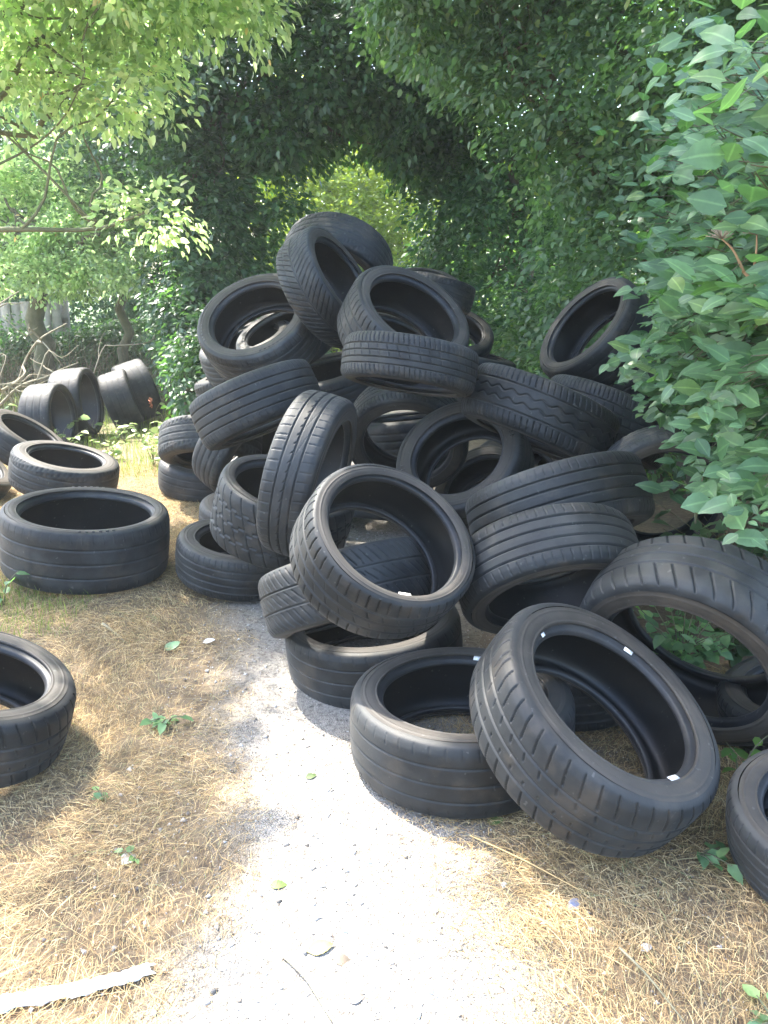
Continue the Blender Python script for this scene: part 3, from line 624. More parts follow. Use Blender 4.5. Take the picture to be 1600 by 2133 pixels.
def bark(name, a, b):
    m, n, l, p = new_mat(name)
    t = noise(n, l, 14, 6, 0.7); u = noise(n, l, 3, 3, 0.5)
    r = ramp(n, l, t.outputs['Fac'], [(0.35, a), (0.65, b)])
    l.new(mixc(n, l, u.outputs['Fac'], r.outputs['Color'], (0.09, 0.10, 0.045)), p.inputs['Base Color'])
    p.inputs['Roughness'].default_value = 0.9
    bp = n.new('ShaderNodeBump'); bp.inputs['Distance'].default_value = 0.012; bp.inputs['Strength'].default_value = 0.8
    l.new(t.outputs['Fac'], bp.inputs['Height']); l.new(bp.outputs[0], p.inputs['Normal'])
    return m
B_TRUNK = bark('trunk_bark', (0.07, 0.055, 0.04), (0.20, 0.165, 0.12))
B_PALE = bark('mossy_limb', (0.10, 0.095, 0.05), (0.22, 0.20, 0.12))
B_DEAD = bark('dead_wood', (0.26, 0.21, 0.15), (0.46, 0.39, 0.29))

SX, SY = SUN_DIR.x / SUN_DIR.z, SUN_DIR.y / SUN_DIR.z
def sun_gap(p, patches):
    """True where a leaf at p would shade one of the sunlit patches of ground (gaps cut in the canopy to let the sun through)"""
    gx_, gy_ = p[:, 0] - SX * p[:, 2], p[:, 1] - SY * p[:, 2]
    w = 0.10 * np.sin(gx_ * 9 + 3 * np.sin(gy_ * 5)) + 0.08 * np.sin(gy_ * 13 + 2 * np.sin(gx_ * 7))
    k = np.zeros(len(p), bool)
    for (x0, x1, y0, y1, hmin) in patches:
        e = np.minimum(np.minimum(gx_ - x0, x1 - gx_), np.minimum(gy_ - y0, y1 - gy_)) + w
        k |= (e > 0) & (p[:, 2] > hmin)
    return k
PATH_SUN = (-0.36, 0.36, 0.2, 2.55, 0.3)
TYRE_SUN = (-4.6, -1.35, 4.0, 8.2, 1.25)
LEAF_SUN = (-1.7, -0.45, 2.9, 4.5, 3.5)

def crown(blobs, leaf, mat, tpl, parent, name='crown', gaps=(), up=0.8, per=34, rc=0.24, density=1.0, width=1.0, shell=0.5):
    """foliage in many small sprays, most of them near the outside of each lobe"""
    P, D, Nn, S = [], [], [], []
    cl = []
    for (c, r, k) in blobs:
        k = int(k * density)
        u = unit(rng.normal(size=(k, 3)))
        rad = shell + (1 - shell) * rng.random(k) ** 0.7
        rad *= 1 + 0.16 * np.sin(u[:, 0] * 7 + u[:, 2] * 5 + c[0]) + 0.10 * np.sin(u[:, 1] * 13 + c[1])
        cen = np.array(c) + u * rad[:, None] * np.array(r)
        ok = cen[:, 2] > 0.05
        cl.append(cen[ok])
        out = unit(u[ok] / np.array(r)); cen = cen[ok]
        nn = unit(0.55 * out + np.array([0, 0, up]) + rng.normal(0, .28, cen.shape))
        m_ = rng.integers(int(per * .6), int(per * 1.4), len(cen))
        idx = np.repeat(np.arange(len(cen)), m_)
        t = rng.normal(size=(len(idx), 3)); t -= (t * nn[idx]).sum(1, keepdims=True) * nn[idx]
        t = unit(t); rr = rc * np.sqrt(rng.random(len(idx))) * rng.uniform(.6, 1.25, len(cen))[idx]
        pos = cen[idx] + t * rr[:, None] + nn[idx] * rng.normal(0, rc * .16, len(idx))[:, None] - np.array([0, 0, 1]) * (rr ** 2 * .5)[:, None]
        P.append(pos); D.append(unit(t + 0.35 * out[idx] + np.array([0, 0, -.28]) + rng.normal(0, .35, pos.shape)))
        Nn.append(unit(nn[idx] + rng.normal(0, .42, pos.shape))); S.append(rng.uniform(.65, 1.2, len(idx)) * leaf)
    P, D, Nn, S = (np.concatenate(a) for a in (P, D, Nn, S))
    k = P[:, 2] > 0.02
    if gaps: k &= ~sun_gap(P, gaps)
    leaf_mesh(name, P[k], D[k], Nn[k], S[k], tpl, mat, parent, rng.uniform(.8, 1.15, k.sum()) * width)
    return np.concatenate(cl)

def wander(a, b, n=7, amp=0.08):
    a, b = np.array(a, float), np.array(b, float)
    t = np.linspace(0, 1, n)[:, None]
    w = rng.normal(0, amp * np.linalg.norm(b - a), (n, 3)) * np.sin(t * math.pi)
    return a + (b - a) * t + w

def limbs(base, tops, twigs, r, mat, parent, trunk_top=None, lean=(0, 0)):
    """trunk, main limbs and twigs; the trunk and each limb are parts of the tree"""
    base = np.array(base, float)
    top = np.array(trunk_top if trunk_top is not None else base + np.array([lean[0], lean[1], 1.6]), float)
    g = Geo(); tp = wander(base, top, 9, .03); fl = np.linspace(1, .7, 9); fl[0] = 1.35; fl[1] = 1.12
    g.tube(tp, r * fl, 12); g.build('trunk', mat, parent)
    ends = []
    for t in tops:
        g = Geo(); q = wander(top, t, 8, .05)
        g.tube(catmull(q, 22), r * np.linspace(.5, .12, 22), 8)
        near = sorted(range(len(twigs)), key=lambda i: np.linalg.norm(twigs[i] - q[5]))[:7] if len(twigs) else []
        for i in near:
            s = q[random.randint(3, 7)]
            if np.linalg.norm(twigs[i] - s) < 1.6: g.tube(catmull(wander(s, twigs[i], 5, .07), 12), np.linspace(r * .16, r * .05, 12), 5)
        g.build('limb', mat, parent)

def tree(name, label, cat, base, blobs, leaf, mat, tpl, r=0.1, bark_=None, group=None, trunk_top=None, nl=None, **kw):
    t = empty(name, base); tag(t, label, cat, group)
    inv = Matrix.Translation(-Vector(base))
    before = set(bpy.data.objects)
    cl = crown(blobs, leaf, mat, tpl, t, **kw)
    tops = [np.array(b[0]) for b in blobs][:nl]
    sel = cl[rng.integers(0, len(cl), min(len(cl), 90))]
    limbs(base, tops, sel, r, bark_ or B_TRUNK, t, trunk_top)
    for o in set(bpy.data.objects) - before:
        if o.parent == t: o.matrix_parent_inverse = inv
    return t

# --- trees round the path
GAPS = (PATH_SUN, TYRE_SUN, LEAF_SUN)
tree('arching_tree', 'dark ivy-clad tree arching over the path behind the heap, with unseen crown added for shade', 'tree', (-1.9, 9.2, 0), [
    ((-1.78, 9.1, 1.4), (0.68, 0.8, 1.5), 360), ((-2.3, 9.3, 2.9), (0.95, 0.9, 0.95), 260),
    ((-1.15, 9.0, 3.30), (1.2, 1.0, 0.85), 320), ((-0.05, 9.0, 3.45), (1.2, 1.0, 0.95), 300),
    ((-1.2, 7.4, 4.9), (1.7, 1.6, 0.8), 330), ((0.4, 6.4, 5.1), (1.7, 1.7, 0.8), 330), ((-0.9, 5.2, 5.2), (1.5, 1.2, 0.7), 260),  # high lobes from here on: unseen roof added to shade the heap
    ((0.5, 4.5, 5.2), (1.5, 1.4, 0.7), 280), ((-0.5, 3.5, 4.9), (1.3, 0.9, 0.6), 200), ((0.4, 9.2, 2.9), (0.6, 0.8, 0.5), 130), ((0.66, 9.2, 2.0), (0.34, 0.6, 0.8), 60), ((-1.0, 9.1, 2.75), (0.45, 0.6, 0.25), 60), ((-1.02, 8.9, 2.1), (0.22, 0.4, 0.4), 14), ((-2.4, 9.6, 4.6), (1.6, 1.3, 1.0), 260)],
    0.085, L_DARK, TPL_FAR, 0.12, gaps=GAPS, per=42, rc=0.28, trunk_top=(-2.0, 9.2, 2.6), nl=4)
tree('hedge_tree', 'small-leaved tree leaning over the path, right of the bright gap', 'tree', (1.5, 9.1, 0), [
    ((1.15, 9.0, 1.3), (0.80, 1.0, 1.5), 380), ((1.15, 8.9, 2.8), (0.95, 1.0, 0.9), 280), ((1.0, 8.5, 4.0), (1.2, 1.0, 0.8), 220)],
    0.07, L_DARK, TPL_FAR, 0.10, gaps=GAPS, per=40, rc=0.25, group='trees along the right of the path')
tree('hedge_tree', 'small-leaved tree standing between the wide shrub and the leaning tree', 'tree', (2.2, 6.6, 0), [
    ((1.95, 6.5, 1.2), (0.90, 1.1, 1.4), 480), ((1.75, 6.5, 2.75), (1.1, 1.1, 1.0), 460), ((1.25, 6.3, 3.9), (1.35, 1.1, 0.8), 340), ((0.55, 6.7, 3.40), (0.85, 0.8, 0.62), 240)],
    0.062, L_HEDGE, TPL_MID, 0.10, gaps=GAPS, per=44, rc=0.22, group='trees along the right of the path')
tree('hedge_tree', 'tall leafy tree behind the broad-leaved shrub at the right edge', 'tree', (3.1, 4.9, 0), [
    ((2.75, 4.9, 1.3), (0.95, 1.0, 1.3), 330), ((2.65, 4.9, 2.7), (1.15, 1.0, 1.1), 460), ((2.3, 4.7, 3.9), (1.3, 1.0, 0.7), 260), ((3.6, 5.4, 3.2), (1.1, 1.0, 1.1), 220)],
    0.07, L_HEDGE, TPL_MID, 0.11, gaps=GAPS, per=40, rc=0.24, group='trees along the right of the path')
tree('overhanging_tree', 'sunlit tree with long bare limbs overhanging from the left edge, plus unseen lobes added for shade', 'tree', (-4.0, 5.4, 0), [
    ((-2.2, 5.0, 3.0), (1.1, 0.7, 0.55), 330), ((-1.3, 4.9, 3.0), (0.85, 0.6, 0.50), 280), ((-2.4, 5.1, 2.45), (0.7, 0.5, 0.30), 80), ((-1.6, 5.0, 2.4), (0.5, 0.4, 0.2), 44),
    ((-1.36, 5.1, 1.74), (0.24, 0.22, 0.17), 11), ((-2.5, 3.7, 3.2), (1.3, 0.9, 0.45), 190), ((-1.5, 3.6, 3.3), (0.9, 0.8, 0.4), 130),  # lobes nearer the camera: unseen crown added to shade the straw
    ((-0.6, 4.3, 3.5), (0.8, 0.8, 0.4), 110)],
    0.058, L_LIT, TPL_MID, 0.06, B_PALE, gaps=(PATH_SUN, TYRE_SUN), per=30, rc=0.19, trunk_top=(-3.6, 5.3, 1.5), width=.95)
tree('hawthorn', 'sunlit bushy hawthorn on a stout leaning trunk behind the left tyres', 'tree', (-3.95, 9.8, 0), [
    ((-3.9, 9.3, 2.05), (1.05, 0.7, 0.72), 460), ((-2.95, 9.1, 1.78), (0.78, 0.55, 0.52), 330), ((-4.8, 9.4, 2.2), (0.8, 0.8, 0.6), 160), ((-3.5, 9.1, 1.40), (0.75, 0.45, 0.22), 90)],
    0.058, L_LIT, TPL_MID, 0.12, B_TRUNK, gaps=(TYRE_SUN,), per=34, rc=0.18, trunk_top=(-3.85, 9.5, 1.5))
tree('young_tree', 'slender dark-stemmed tree between the hawthorn and the ivy', 'tree', (-3.0, 9.9, 0), [
    ((-2.9, 10.0, 2.6), (0.9, 0.6, 0.9), 190), ((-3.9, 10.2, 3.2), (1.1, 0.7, 1.0), 220)],
    0.07, L_HEDGE, TPL_FAR, 0.065, gaps=(TYRE_SUN,), per=34, rc=0.24, trunk_top=(-3.0, 9.9, 2.0))
tree('background_tree', 'green tree far left, behind the fence', 'tree', (-6.5, 13.5, 0), [
    ((-6.3, 13.2, 2.6), (2.3, 1.4, 1.7), 380), ((-4.2, 13.4, 3.0), (1.7, 1.3, 1.7), 330), ((-5.4, 13.4, 5.2), (2.2, 1.4, 1.3), 260)],
    0.11, L_HEDGE, TPL_FAR, 0.16, per=40, rc=0.36, group='trees beyond the heap')
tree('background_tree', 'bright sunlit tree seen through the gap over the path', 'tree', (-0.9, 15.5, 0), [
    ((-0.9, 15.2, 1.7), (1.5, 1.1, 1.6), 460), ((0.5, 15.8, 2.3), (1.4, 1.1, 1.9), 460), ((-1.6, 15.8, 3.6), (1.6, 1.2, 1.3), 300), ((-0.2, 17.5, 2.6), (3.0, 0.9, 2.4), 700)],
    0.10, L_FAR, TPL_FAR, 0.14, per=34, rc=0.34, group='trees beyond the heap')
tree('background_tree', 'tall tree behind the right-hand hedge trees', 'tree', (4.0, 11.5, 0), [
    ((3.6, 11.2, 2.2), (1.8, 1.3, 2.0), 380), ((1.9, 11.3, 1.5), (1.1, 0.8, 1.6), 330), ((2.8, 11.4, 4.6), (2.0, 1.3, 1.3), 300), ((5.4, 10.5, 3.6), (1.8, 1.4, 1.8), 260)],
    0.10, L_HEDGE, TPL_FAR, 0.16, per=38, rc=0.34, group='trees beyond the heap')
tree('hedge', 'clipped-looking dark hedge line beyond the fence on the left', 'hedge', (-6.0, 12.6, 0), [
    ((-6.6, 12.6, 0.75), (1.3, 0.5, 0.85), 260), ((-4.6, 12.6, 0.8), (1.3, 0.5, 0.9), 260), ((-2.8, 12.4, 0.9), (1.1, 0.5, 1.0), 240)],
    0.08, L_HEDGE, TPL_FAR, 0.03, per=34, rc=0.26, trunk_top=(-5.6, 12.6, 0.6))
tree('bramble_mound', 'dark bramble and ivy mound behind the left end of the heap', 'bush', (-1.75, 7.3, 0), [
    ((-1.5, 7.6, 0.5), (0.48, 0.5, 0.55), 220), ((-1.95, 8.7, 0.8), (0.42, 0.5, 0.75), 170), ((-1.0, 7.8, 0.5), (0.5, 0.5, 0.5), 120)],
    0.062, L_DARK, TPL_MID, 0.02, per=30, rc=0.18, trunk_top=(-1.75, 7.35, 0.4))
tree('bramble_mound', 'dark low bush in front of the pale fence on the left', 'bush', (-4.0, 10.4, 0), [
    ((-4.6, 10.4, 0.40), (0.75, 0.35, 0.42), 230), ((-3.4, 10.4, 0.42), (0.7, 0.35, 0.42), 230)],
    0.06, L_DARK, TPL_MID, 0.02, per=30, rc=0.18, trunk_top=(-4.0, 10.4, 0.3))
tree('bramble_mound', 'low green bush under the hedge, right of the heap', 'bush', (1.55, 5.7, 0), [
    ((1.55, 5.7, 0.55), (0.55, 0.6, 0.55), 200), ((1.3, 7.0, 0.6), (0.5, 0.7, 0.6), 170)],
    0.06, L_HEDGE, TPL_MID, 0.02, per=30, rc=0.18, trunk_top=(1.55, 5.7, 0.4))

# --- the broad-leaved shrub at the right edge, near the camera: arching stems with leaves along them
def broad_shrub():
    t = empty('broad_leaved_shrub', (1.9, 3.0, 0)); tag(t, 'broad-leaved green shrub spilling over the tyres at the right edge', 'shrub')
    inv = Matrix.Translation((-1.9, -3.0, 0))
    g = Geo(); P, D, Nn, S = [], [], [], []
    for k in range(430):
        b = np.array([rng.uniform(1.3, 2.5), rng.uniform(2.3, 4.4), 0.0])
        hgt = rng.uniform(0.8, 1.98)
        tip = np.array([rng.uniform(0.80, 2.1), rng.uniform(1.8, 3.6), hgt])
        if k < 280:
            ty = rng.uniform(1.85, 3.9)
            tip = np.array([0.40 + 0.17 * ty + 0.45 * rng.random() ** 1.5, ty, rng.uniform(0.66, 1.95)])
        mid = (b + tip) / 2 + np.array([0.18, 0.1, 0.40 * hgt])
        c = catmull([b, mid, tip, tip + (tip - mid) * .2 + np.array([0, 0, -.08])], 24)
        lim = 0.36 + 0.175 * c[:, 1] + 0.07 * (1 - sstep(1.35, 1.7, c[:, 2])) + 0.09 * (1 - sstep(0.85, 1.1, c[:, 2]))
        run = [i for i in range(24) if c[i, 0] > lim[i] + .06 and (c[i, 2] > .85 or c[i, 0] > 1.35 + .12 * c[i, 1])]
        j = len(run) - 1
        while j > 0 and run[j - 1] == run[j] - 1: j -= 1
        run = run[j:]
        if len(run) > 3: g.tube(c[run[0]:run[-1] + 1], np.linspace(.006, .0018, len(run)), 4, cap=False)
        for i in range(9, 24):
            tan = unit(c[min(i + 1, 23)] - c[i - 1])
            for s in (-1, 1):
                side = unit(np.cross(tan, [0, 0, 1.0])) * s
                if i % 2: side = unit(side + np.array([0, 0, .5]))
                d = unit(side + tan * .55 + np.array([-.10, -.12, -.18]) + rng.normal(0, .25, 3))
                P.append(c[i] + d * rng.uniform(.008, .05)); D.append(d)
                Nn.append(unit(np.array([-.30, -.48, .80]) + rng.normal(0, .36, 3)))
                S.append(rng.uniform(.035, .105) * (0.7 if i > 21 else 1))
    P, D, Nn, S = np.array(P), np.array(D), np.array(Nn), np.array(S)
    lim = 0.33 + 0.175 * P[:, 1] - 0.10 * sstep(1.6, 1.85, P[:, 2]) + 0.07 * (1 - sstep(1.35, 1.7, P[:, 2])) + 0.09 * (1 - sstep(0.85, 1.1, P[:, 2])) + 0.06 * np.sin(P[:, 2] * 7 + P[:, 1] * 3) + 0.06 * np.sin(P[:, 1] * 11)
    low = 0.70 + 0.08 * np.sin(P[:, 0] * 9) - 0.35 * sstep(2.5, 3.2, P[:, 1])
    k = (P[:, 0] > lim) & (P[:, 2] > low)
    g.build('stems', B_PALE, t)
    leaf_mesh('leaves', P[k], D[k], Nn[k], S[k], TPL_NEAR, L_SHRUB, t, rng.uniform(.85, 1.25, k.sum()))
    for o in t.children: o.matrix_parent_inverse = inv
    return t
broad_shrub()

# ------------------------------------------------------------------ fence, dead wood, undergrowth
m, n, l, p = new_mat('weathered_board')
a = noise(n, l, 6, 5, 0.6)
l.new(ramp(n, l, a.outputs['Fac'], [(0.3, (0.17, 0.155, 0.125)), (0.7, (0.32, 0.30, 0.25))]).outputs['Color'], p.inputs['Base Color']); p.inputs['Roughness'].default_value = 0.9
M_BOARD = m
fe = empty('board_fence', (-5.2, 10.9, 0)); tag(fe, 'low pale board fence behind the hawthorn trunk at the left', 'fence')
g = Geo()
for k in range(36):
    x = -3.35 + 0.125 * k
    g.box(Matrix.Translation((x + rng.normal(0, .004), 0.018 * (k % 2), 0.52 + rng.normal(0, .008))), 0.06, 0.008, 0.52)
g.build('boards', M_BOARD, fe, False)
for zz in (0.25, 0.85):
    g = Geo(); g.box(Matrix.Translation((-1.15, 0.055, zz)), 2.3, 0.02, 0.04); g.build('rail', M_BOARD, fe, False)
for x in (-3.4, -1.6, 0.2, 1.1):
    g = Geo(); g.box(Matrix.Translation((x, 0.115, 0.55)), 0.045, 0.04, 0.55); g.build('post', M_BOARD, fe, False)

def dead_branch(base, tip, r, label):
    t = empty('dead_branch', base); tag(t, label, 'branch', 'pale dead branches at the left edge')
    b = np.array(base); c = catmull(wander((0, 0, 0), np.array(tip) - b, 7, .07), 24)
    g = Geo(); g.tube(c, r * .8 * np.linspace(1, .35, 24), 6); g.build('stem', B_DEAD, t)
    for k in (7, 11, 15, 19):
        d = unit(rng.normal(size=3) + unit(c[k] - c[k - 1]) * 1.2) * rng.uniform(.2, .55)
        g = Geo(); g.tube(catmull(wander(c[k], c[k] + d, 5, .09), 14), r * np.linspace(.45, .10, 14), 5); g.build('side_twig', B_DEAD, t)
for bs, tp, r in (((-4.1, 7.9, .02), (-2.9, 7.8, .95), .022), ((-3.9, 7.5, .03), (-2.75, 7.6, .62), .020), ((-4.2, 7.2, .35), (-3.0, 7.1, 1.25), .018),
                  ((-3.6, 8.0, .02), (-3.5, 7.3, 1.35), .016), ((-4.0, 7.0, .5), (-3.1, 7.4, .45), .020), ((-3.3, 8.4, .02), (-2.2, 8.6, .95), .012),
                  ((-4.3, 6.9, .9), (-3.25, 6.8, 1.15), .015), ((-3.0, 8.9, .02), (-3.7, 8.3, 1.0), .014), ((-2.9, 8.9, .3), (-2.1, 9.0, .62), .013)):
    dead_branch(bs, tp, r, 'pale bare dead branch in the tangle at the left edge')

def upright(n_, xr, yr, hr, wr, lean, name, label, cat, mat):
    """thin upright blades or stems standing on the ground"""
    x = rng.uniform(*xr, n_); y = rng.uniform(*yr, n_); h = rng.uniform(*hr, n_)
    az = rng.uniform(0, 6.28, n_); le = np.abs(rng.normal(0, lean, n_)); k = 4
    t = np.linspace(0, 1, k)[None]
    X_ = x[:, None] + np.cos(az)[:, None] * le[:, None] * h[:, None] * t ** 1.7
    Y_ = y[:, None] + np.sin(az)[:, None] * le[:, None] * h[:, None] * t ** 1.7
    Z_ = gh(x, y)[:, None] + h[:, None] * t * (1 - .25 * le[:, None] * t)
    w = rng.uniform(*wr, n_)[:, None] * np.linspace(1, .2, k)[None] / 2
    fx = -np.sin(az + 1.0)[:, None] * w; fy = np.cos(az + 1.0)[:, None] * w
    v = np.stack([np.stack([X_ + fx, Y_ + fy, Z_], -1), np.stack([X_ - fx, Y_ - fy, Z_], -1)], 2).reshape(-1, 3)
    q = (np.array([[2 * i, 2 * i + 1, 2 * i + 3, 2 * i + 2] for i in range(k - 1)])[None] + (np.arange(n_) * 2 * k)[:, None, None]).reshape(-1, 4)
    return tag(mesh_obj(name, v, q, np.full(len(q), 4), mat, None, False), label, cat, kind='stuff')
M_GRASS = island_mat('green_blade', [(0, (0.05, 0.10, 0.02)), (0.6, (0.11, 0.18, 0.04)), (0.85, (0.20, 0.22, 0.07)), (1, (0.40, 0.33, 0.15))], 0.6, 0.35, (0.5, 0.7, 0.1))
M_DRYSTEM = island_mat('dry_stem', [(0, (0.06, 0.045, 0.03)), (0.7, (0.16, 0.12, 0.075)), (1, (0.34, 0.28, 0.18))], 0.8)
upright(9000, (-4.6, -0.9), (5.6, 10.4), (.04, .16), (.003, .007), .5, 'green_grass', 'patchy green grass round the tyres on the far left', 'grass', M_GRASS)
upright(1500, (-2.2, -1.25), (3.0, 3.7), (.02, .09), (.002, .005), .6, 'green_grass', 'green grass fringe beside the wide low-profile tyre', 'grass', M_GRASS)
upright(1700, (-4.6, -1.9), (8.4, 10.0), (.2, .95), (.003, .007), .7, 'dry_stems', 'brown dry stems of undergrowth behind the standing tyres', 'undergrowth', M_DRYSTEM)

# ------------------------------------------------------------------ weeds and sprigs
def weed(name, label, cat, loc, n_st, h, leaf, nl, mat=None, group=None, spread=.5, stem_mat=None, tpl=TPL_MID):
    x, y = loc[:2]; z = loc[2] if len(loc) > 2 else float(gh(x, y))
    t = empty(name, (x, y, z)); tag(t, label, cat, group)
    g = Geo(); P, D, Nn, S = [], [], [], []
    for k in range(n_st):
        a = rng.uniform(0, 6.28); hh = h * rng.uniform(.6, 1.1)
        tip = np.array([math.cos(a) * spread * hh, math.sin(a) * spread * hh, hh])
        c = catmull([(0, 0, -.01), tip * (.3, .3, .6), tip], 10)
        g.tube(c, np.linspace(.0035, .0012, 10), 5)
        for j in range(nl):
            i = int(2 + 7 * (j + rng.random()) / nl); i = min(i, 9)
            b = a + rng.uniform(-2, 2) if j < nl - 1 else a
            d = unit(np.array([math.cos(b), math.sin(b), rng.uniform(-.25, .45)]))
            P.append(c[i]); D.append(d); Nn.append(unit(np.array([0, -.2, 1]) + rng.normal(0, .35, 3))); S.append(leaf * rng.uniform(.6, 1.15))
    g.build('stems', stem_mat or B_PALE, t)
    leaf_mesh('leaves', np.array(P), np.array(D), np.array(Nn), np.array(S), tpl, mat or L_WEED, t, 1.1)
    return t
weed('nettle', 'pale green nettle at the front left of the wide flat tyre', 'weed', (-1.63, 3.33), 3, .17, .07, 4, L_SHRUB)
weed('weed', 'small sprig growing against the tilted tyre behind the wide flat one', 'weed', (-1.98, 4.50), 2, .15, .06, 3)
weed('bramble_plant', 'green bramble growing in the hole of the big tipped tyre at right', 'weed', (1.02, 2.62), 30, .30, .060, 8, L_SHRUB, 'brambles inside the tyres at the right', .7)
weed('bramble_plant', 'darker bramble further back behind the big tipped tyre at right', 'weed', (1.28, 2.80), 30, .42, .07, 8, L_HEDGE, 'brambles inside the tyres at the right', .7)
weed('bramble_plant', 'tall bramble in deep shade under the shrub, behind the big tipped tyre', 'weed', (1.45, 3.2), 34, .55, .08, 8, L_HEDGE, 'brambles inside the tyres at the right', .8)
weed('weed', 'yellow-tipped leafy weed between the leaning tyre and the right edge tyre', 'weed', (1.00, 2.06), 4, .20, .055, 4)
weed('weed', 'small leafy weed with a yellow bud at the lower edge of the shrub', 'weed', (1.02, 2.62, .62), 2, .16, .05, 3)
weed('fallen_sprig', 'torn green sprig lying at the foot of the large leaning tyre', 'sprig', (.78, 1.77), 3, .05, .05, 4, L_SHRUB, None, 2.2)
weed('weed', 'low dark green weed sprouting in the middle of the left straw', 'weed', (-.70, 2.41), 4, .045, .048, 4, L_SHRUB, None, 1.8)
weed('weed', 'green leaf tuft cut off by the bottom right corner', 'weed', (.75, 1.27), 3, .04, .045, 3, L_SHRUB, None, 1.6)
weed('weed', 'tiny green weed in the straw right of the left edge tyre', 'weed', (-.76, 1.98), 2, .03, .035, 3, L_SHRUB, None, 1.6)
weed('weed', 'tiny green weed in the straw low on the left', 'weed', (-.62, 1.75), 2, .03, .030, 3, L_SHRUB, None, 1.6)
for k, (x, y) in enumerate(((-2.34, 7.25), (-2.05, 7.05), (-1.80, 6.75), (-2.55, 6.6), (-2.15, 6.45), (-1.75, 6.2), (-2.75, 6.95), (-1.6, 7.1), (-2.3, 6.0), (-1.95, 7.5))):
    weed('leafy_weed', 'bright sunlit leafy weed among the tyres on the far left', 'weed', (x, y), 6, rng.uniform(.14, .30), .075, 5, L_LIT, 'sunlit weeds among the far left tyres', .8)
for k, (x, y) in enumerate(((-3.2, 6.55), (-3.45, 6.3), (-3.3, 6.9))):
    weed('leafy_weed', 'pale sunlit weed above the tilted tyre at the left edge', 'weed', (x, y), 6, rng.uniform(.38, .55), .085, 6, L_LIT, 'sunlit weeds at the left edge', .5)
M_RED, n, l, p = new_mat('red_seed'); p.inputs['Base Color'].default_value = (0.30, 0.10, 0.05, 1); p.inputs['Roughness'].default_value = 0.8
dk = weed('dock_plant', 'rusty red dock stem beside the leaning pair of tyres', 'weed', (-2.17, 7.75), 1, .34, .05, 2, L_LIT)
g = Geo()
for k in range(14): g.tube([(rng.normal(0, .010), rng.normal(0, .010), .22 + .006 * k), (rng.normal(0, .013), rng.normal(0, .013), .234 + .006 * k)], [.006, .004], 5)
g.build('seed_head', M_RED, dk)

# the dead flower stalk in the shrub
t = empty('dry_umbel_stalk', (1.12, 2.20, .75)); tag(t, 'brown dead flower stalk with two umbels in front of the shrub', 'dead flower')
def q_(x, y, z): return np.array([x - 1.12, y - 2.20, z - .75])
g = Geo()
g.tube(catmull([q_(1.12, 2.20, .75), q_(1.07, 2.23, 1.15), q_(1.005, 2.26, 1.33), q_(.945, 2.28, 1.40)], 16), np.linspace(.006, .004, 16), 6)
g.tube(catmull([q_(.945, 2.28, 1.40), q_(.915, 2.29, 1.455), q_(.885, 2.30, 1.485)], 10), np.linspace(.0045, .002, 10), 5)
g.tube(catmull([q_(.965, 2.275, 1.385), q_(.975, 2.29, 1.45), q_(.975, 2.30, 1.495)], 10), np.linspace(.004, .002, 10), 5)
M_STALK = island_mat('dead_stalk', [(0, (0.30, 0.17, 0.09)), (1, (0.38, 0.23, 0.13))], 0.8)
g.build('stalk', M_STALK, t)
M_UMB = island_mat('dead_umbel', [(0, (0.24, 0.18, 0.13)), (1, (0.38, 0.31, 0.24))], 0.9)
for c in (q_(.885, 2.30, 1.485), q_(.975, 2.30, 1.495)):
    g = Geo()
    for k in range(34):
        d = unit(np.array([rng.normal(), rng.normal(), rng.uniform(.2, 1.3)])) * rng.uniform(.022, .042)
        g.tube([c, c + d * .6, c + d], [.0009, .0007, .0014], 4)
    g.build('umbel', M_UMB, t)

# ------------------------------------------------------------------ litter
m, n, l, p = new_mat('white_plastic')
a = noise(n, l, 12, 5, 0.7); tc = n.new('ShaderNodeTexCoord'); sp = n.new('ShaderNodeSeparateXYZ'); l.new(tc.outputs['Object'], sp.inputs[0])
rx = ramp(n, l, sp.outputs['X'], [(0.0, (0.30, 0.52, 0.66)), (0.14, (0.72, 0.75, 0.76))])
rs = ramp(n, l, a.outputs['Fac'], [(0.30, (0.35, 0.33, 0.30)), (0.40, (1, 1, 1))])
l.new(mixc(n, l, 0.8, rx.outputs['Color'], rs.outputs['Color'], 'MULTIPLY'), p.inputs['Base Color']); p.inputs['Roughness'].default_value = 0.5
vs, fs = [], []
NS, NW = 40, 9
for i in range(NS):
    t = i / (NS - 1)
    for j in range(NW):
        u = j / (NW - 1) - .5
        w = .042 - .012 * t + .003 * math.sin(i * .9) + .002 * math.sin(i * 2.3 + 1)
        x = .36 * t + (.007 * math.sin(j * 1.3 + 1) + .003 * math.sin(j * 3.1) if i == NS - 1 else 0)
        vs.append((x, u * w + .004 * math.sin(t * 7), .006 + .005 * math.cos(u * 5) + .0030 * math.sin(i * .7 + j * 1.9) + .002 * math.sin(i * 1.9 - j)))
for i in range(NS - 1):
    for k in range(NW - 1):
        fs.append((i * NW + k, i * NW + k + 1, (i + 1) * NW + k + 1, (i + 1) * NW + k))
g = Geo(); g.add(vs, fs); o = g.build('plastic_strip', m)
o.location = (-.82, 1.285, .014); o.rotation_euler = (0, 0, R_(18))
sol = o.modifiers.new('thick', 'SOLIDIFY'); sol.thickness = .002
tag(o, 'crumpled white and pale blue plastic strip on the straw, bottom left', 'plastic strip')

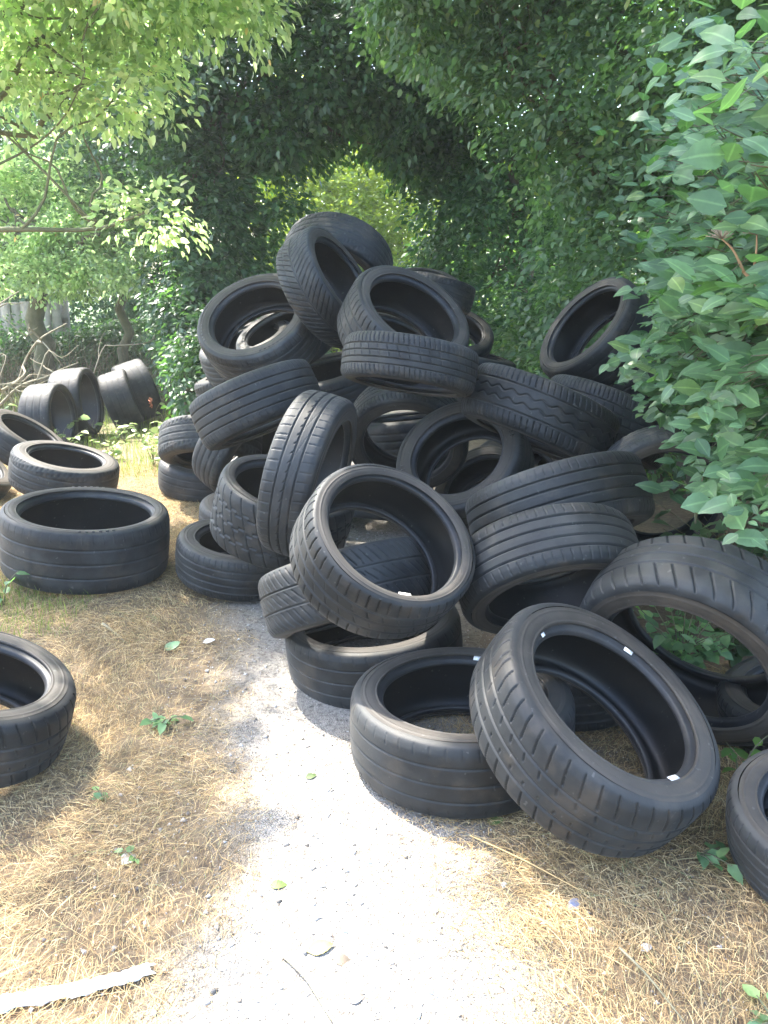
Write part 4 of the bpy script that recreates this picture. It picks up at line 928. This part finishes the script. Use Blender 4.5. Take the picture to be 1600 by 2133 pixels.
def scrap(name, label, cat, x, y, size, colr, rot, group=None, up=.008, tpl=TPL_NEAR, rough=.6):
    m, n, l, p = new_mat(name + '_surface')
    a = noise(n, l, 40, 3, .6)
    c1 = tuple(v * .6 for v in colr)
    l.new(ramp(n, l, a.outputs['Fac'], [(.35, c1), (.65, colr)]).outputs['Color'], p.inputs['Base Color']); p.inputs['Roughness'].default_value = rough
    o = leaf_mesh(name, np.zeros((1, 3)), np.array([[1., 0, .15]]), np.array([[.1, -.25, 1.]]), np.array([size]), tpl, m, None)
    o.location = (x, y, float(gh(x, y)) + up); o.rotation_euler = (0, 0, rot)
    return tag(o, label, cat, group)
scrap('fallen_leaf', 'curled yellow fallen leaf on the sunlit path near the bottom', 'leaf', -.165, 1.455, .060, (.42, .36, .08), .3)
scrap('fallen_leaf', 'brown shrivelled leaf touching the yellow one on the path', 'leaf', -.105, 1.44, .045, (.16, .12, .08), -.4)
scrap('fallen_leaf', 'thin green fallen leaf in the middle of the sunlit path', 'leaf', -.27, 1.65, .042, (.10, .16, .03), .1)
scrap('fallen_leaf', 'small dark green leaf on the path nearest the flat tyre', 'leaf', -.225, 2.09, .036, (.07, .11, .03), .5)
scrap('fallen_leaf', 'pale green leaf on the straw below the wide flat tyre', 'leaf', -.84, 2.92, .075, (.20, .32, .16), .8)
scrap('fallen_leaf', 'green leaf at the foot of the flat tyre, right of the path', 'leaf', .27, 1.89, .05, (.10, .17, .04), .1)
scrap('paper_scrap', 'white paper scrap on the straw edge of the path, upper left', 'scrap', -.71, 3.0, .05, (.72, .72, .70), .2, 'pale scraps of litter')
scrap('paper_scrap', 'pale scrap lying in the left straw beside the path', 'scrap', -.64, 1.72, .06, (.62, .60, .56), 1.1, 'pale scraps of litter')
scrap('paper_scrap', 'small white scrap in the right-hand straw', 'scrap', .55, 1.46, .034, (.75, .75, .75), .5, 'pale scraps of litter')
scrap('slate_chip', 'blue-grey chip in the straw right of the path', 'chip', .425, 1.58, .045, (.30, .32, .42), .9, 'blue-grey chips', rough=.5)
scrap('slate_chip', 'blue-grey chip on the path near the bottom edge', 'chip', -.07, 1.33, .030, (.24, .25, .30), .3, 'blue-grey chips', rough=.5)
scrap('brick_chip', 'small red chip on the right side of the path', 'chip', .20, 1.63, .022, (.40, .12, .08), .3)
def stick(name, label, pts, r, mat):
    b = np.array(pts[0]); g = Geo(); c = catmull(np.array(pts) - b, 14); g.tube(c, r * np.linspace(1, .5, 14), 6)
    o = g.build(name, mat); o.location = b; tag(o, label, 'stick')
stick('stick', 'short pale stick on the straw below the wide flat tyre', [(-1.13, 3.10, .045), (-1.06, 3.04, .03), (-1.0, 2.965, .025)], .007, B_DEAD)
stick('twig', 'thin grey twig lying on the path at the bottom', [(-.215, 1.44, .010), (-.165, 1.385, .012), (-.13, 1.33, .009), (-.10, 1.28, .008)], .0022, B_DEAD)
stick('straw_stalk', 'long bleached stalk lying at the bottom right', [(.50, 1.45, .022), (.535, 1.37, .028), (.575, 1.27, .02)], .0028, B_DEAD)
stick('straw_stalk', 'long yellow stalk across the path edge under the leaning tyre', [(.22, 1.82, .02), (.34, 1.72, .026), (.46, 1.62, .02)], .0022, M_STRAW)

# paper stickers left on the beads
for key, a_, s_ in (('A', 2.129, (.008, .017)), ('A', -1.991, (.006, .013)), ('A', -.621, (.005, .008)), ('C', 1.856, (.018, .019)), ('B', -1.317, (.010, .012))):
    Rb = next(t for t in TYRES if t[0] == key)
    sticker(TYRE[key], Rb[4], Rb[5], a_, s_)

# ------------------------------------------------------------------ haze box added to imitate lens glare
def haze(density):
    m = bpy.data.materials.new('glare_haze'); m.use_nodes = True
    n, l = m.node_tree.nodes, m.node_tree.links
    for x in list(n):
        if x.type == 'BSDF_PRINCIPLED': n.remove(x)
    v = n.new('ShaderNodeVolumePrincipled'); v.inputs['Color'].default_value = (0.92, 0.97, 0.95, 1)
    v.inputs['Density'].default_value = density; v.inputs['Anisotropy'].default_value = 0.35
    l.new(v.outputs[0], n['Material Output'].inputs['Volume'])
    g = Geo(); g.box(Matrix.Translation((0, 29.5, 4.5)), 48, 61.5, 5.9)
    o = g.build('haze', m, None, False)
    tag(o, 'thin pale haze box added to imitate lens glare', 'haze', kind='stuff')
haze(0.0023)
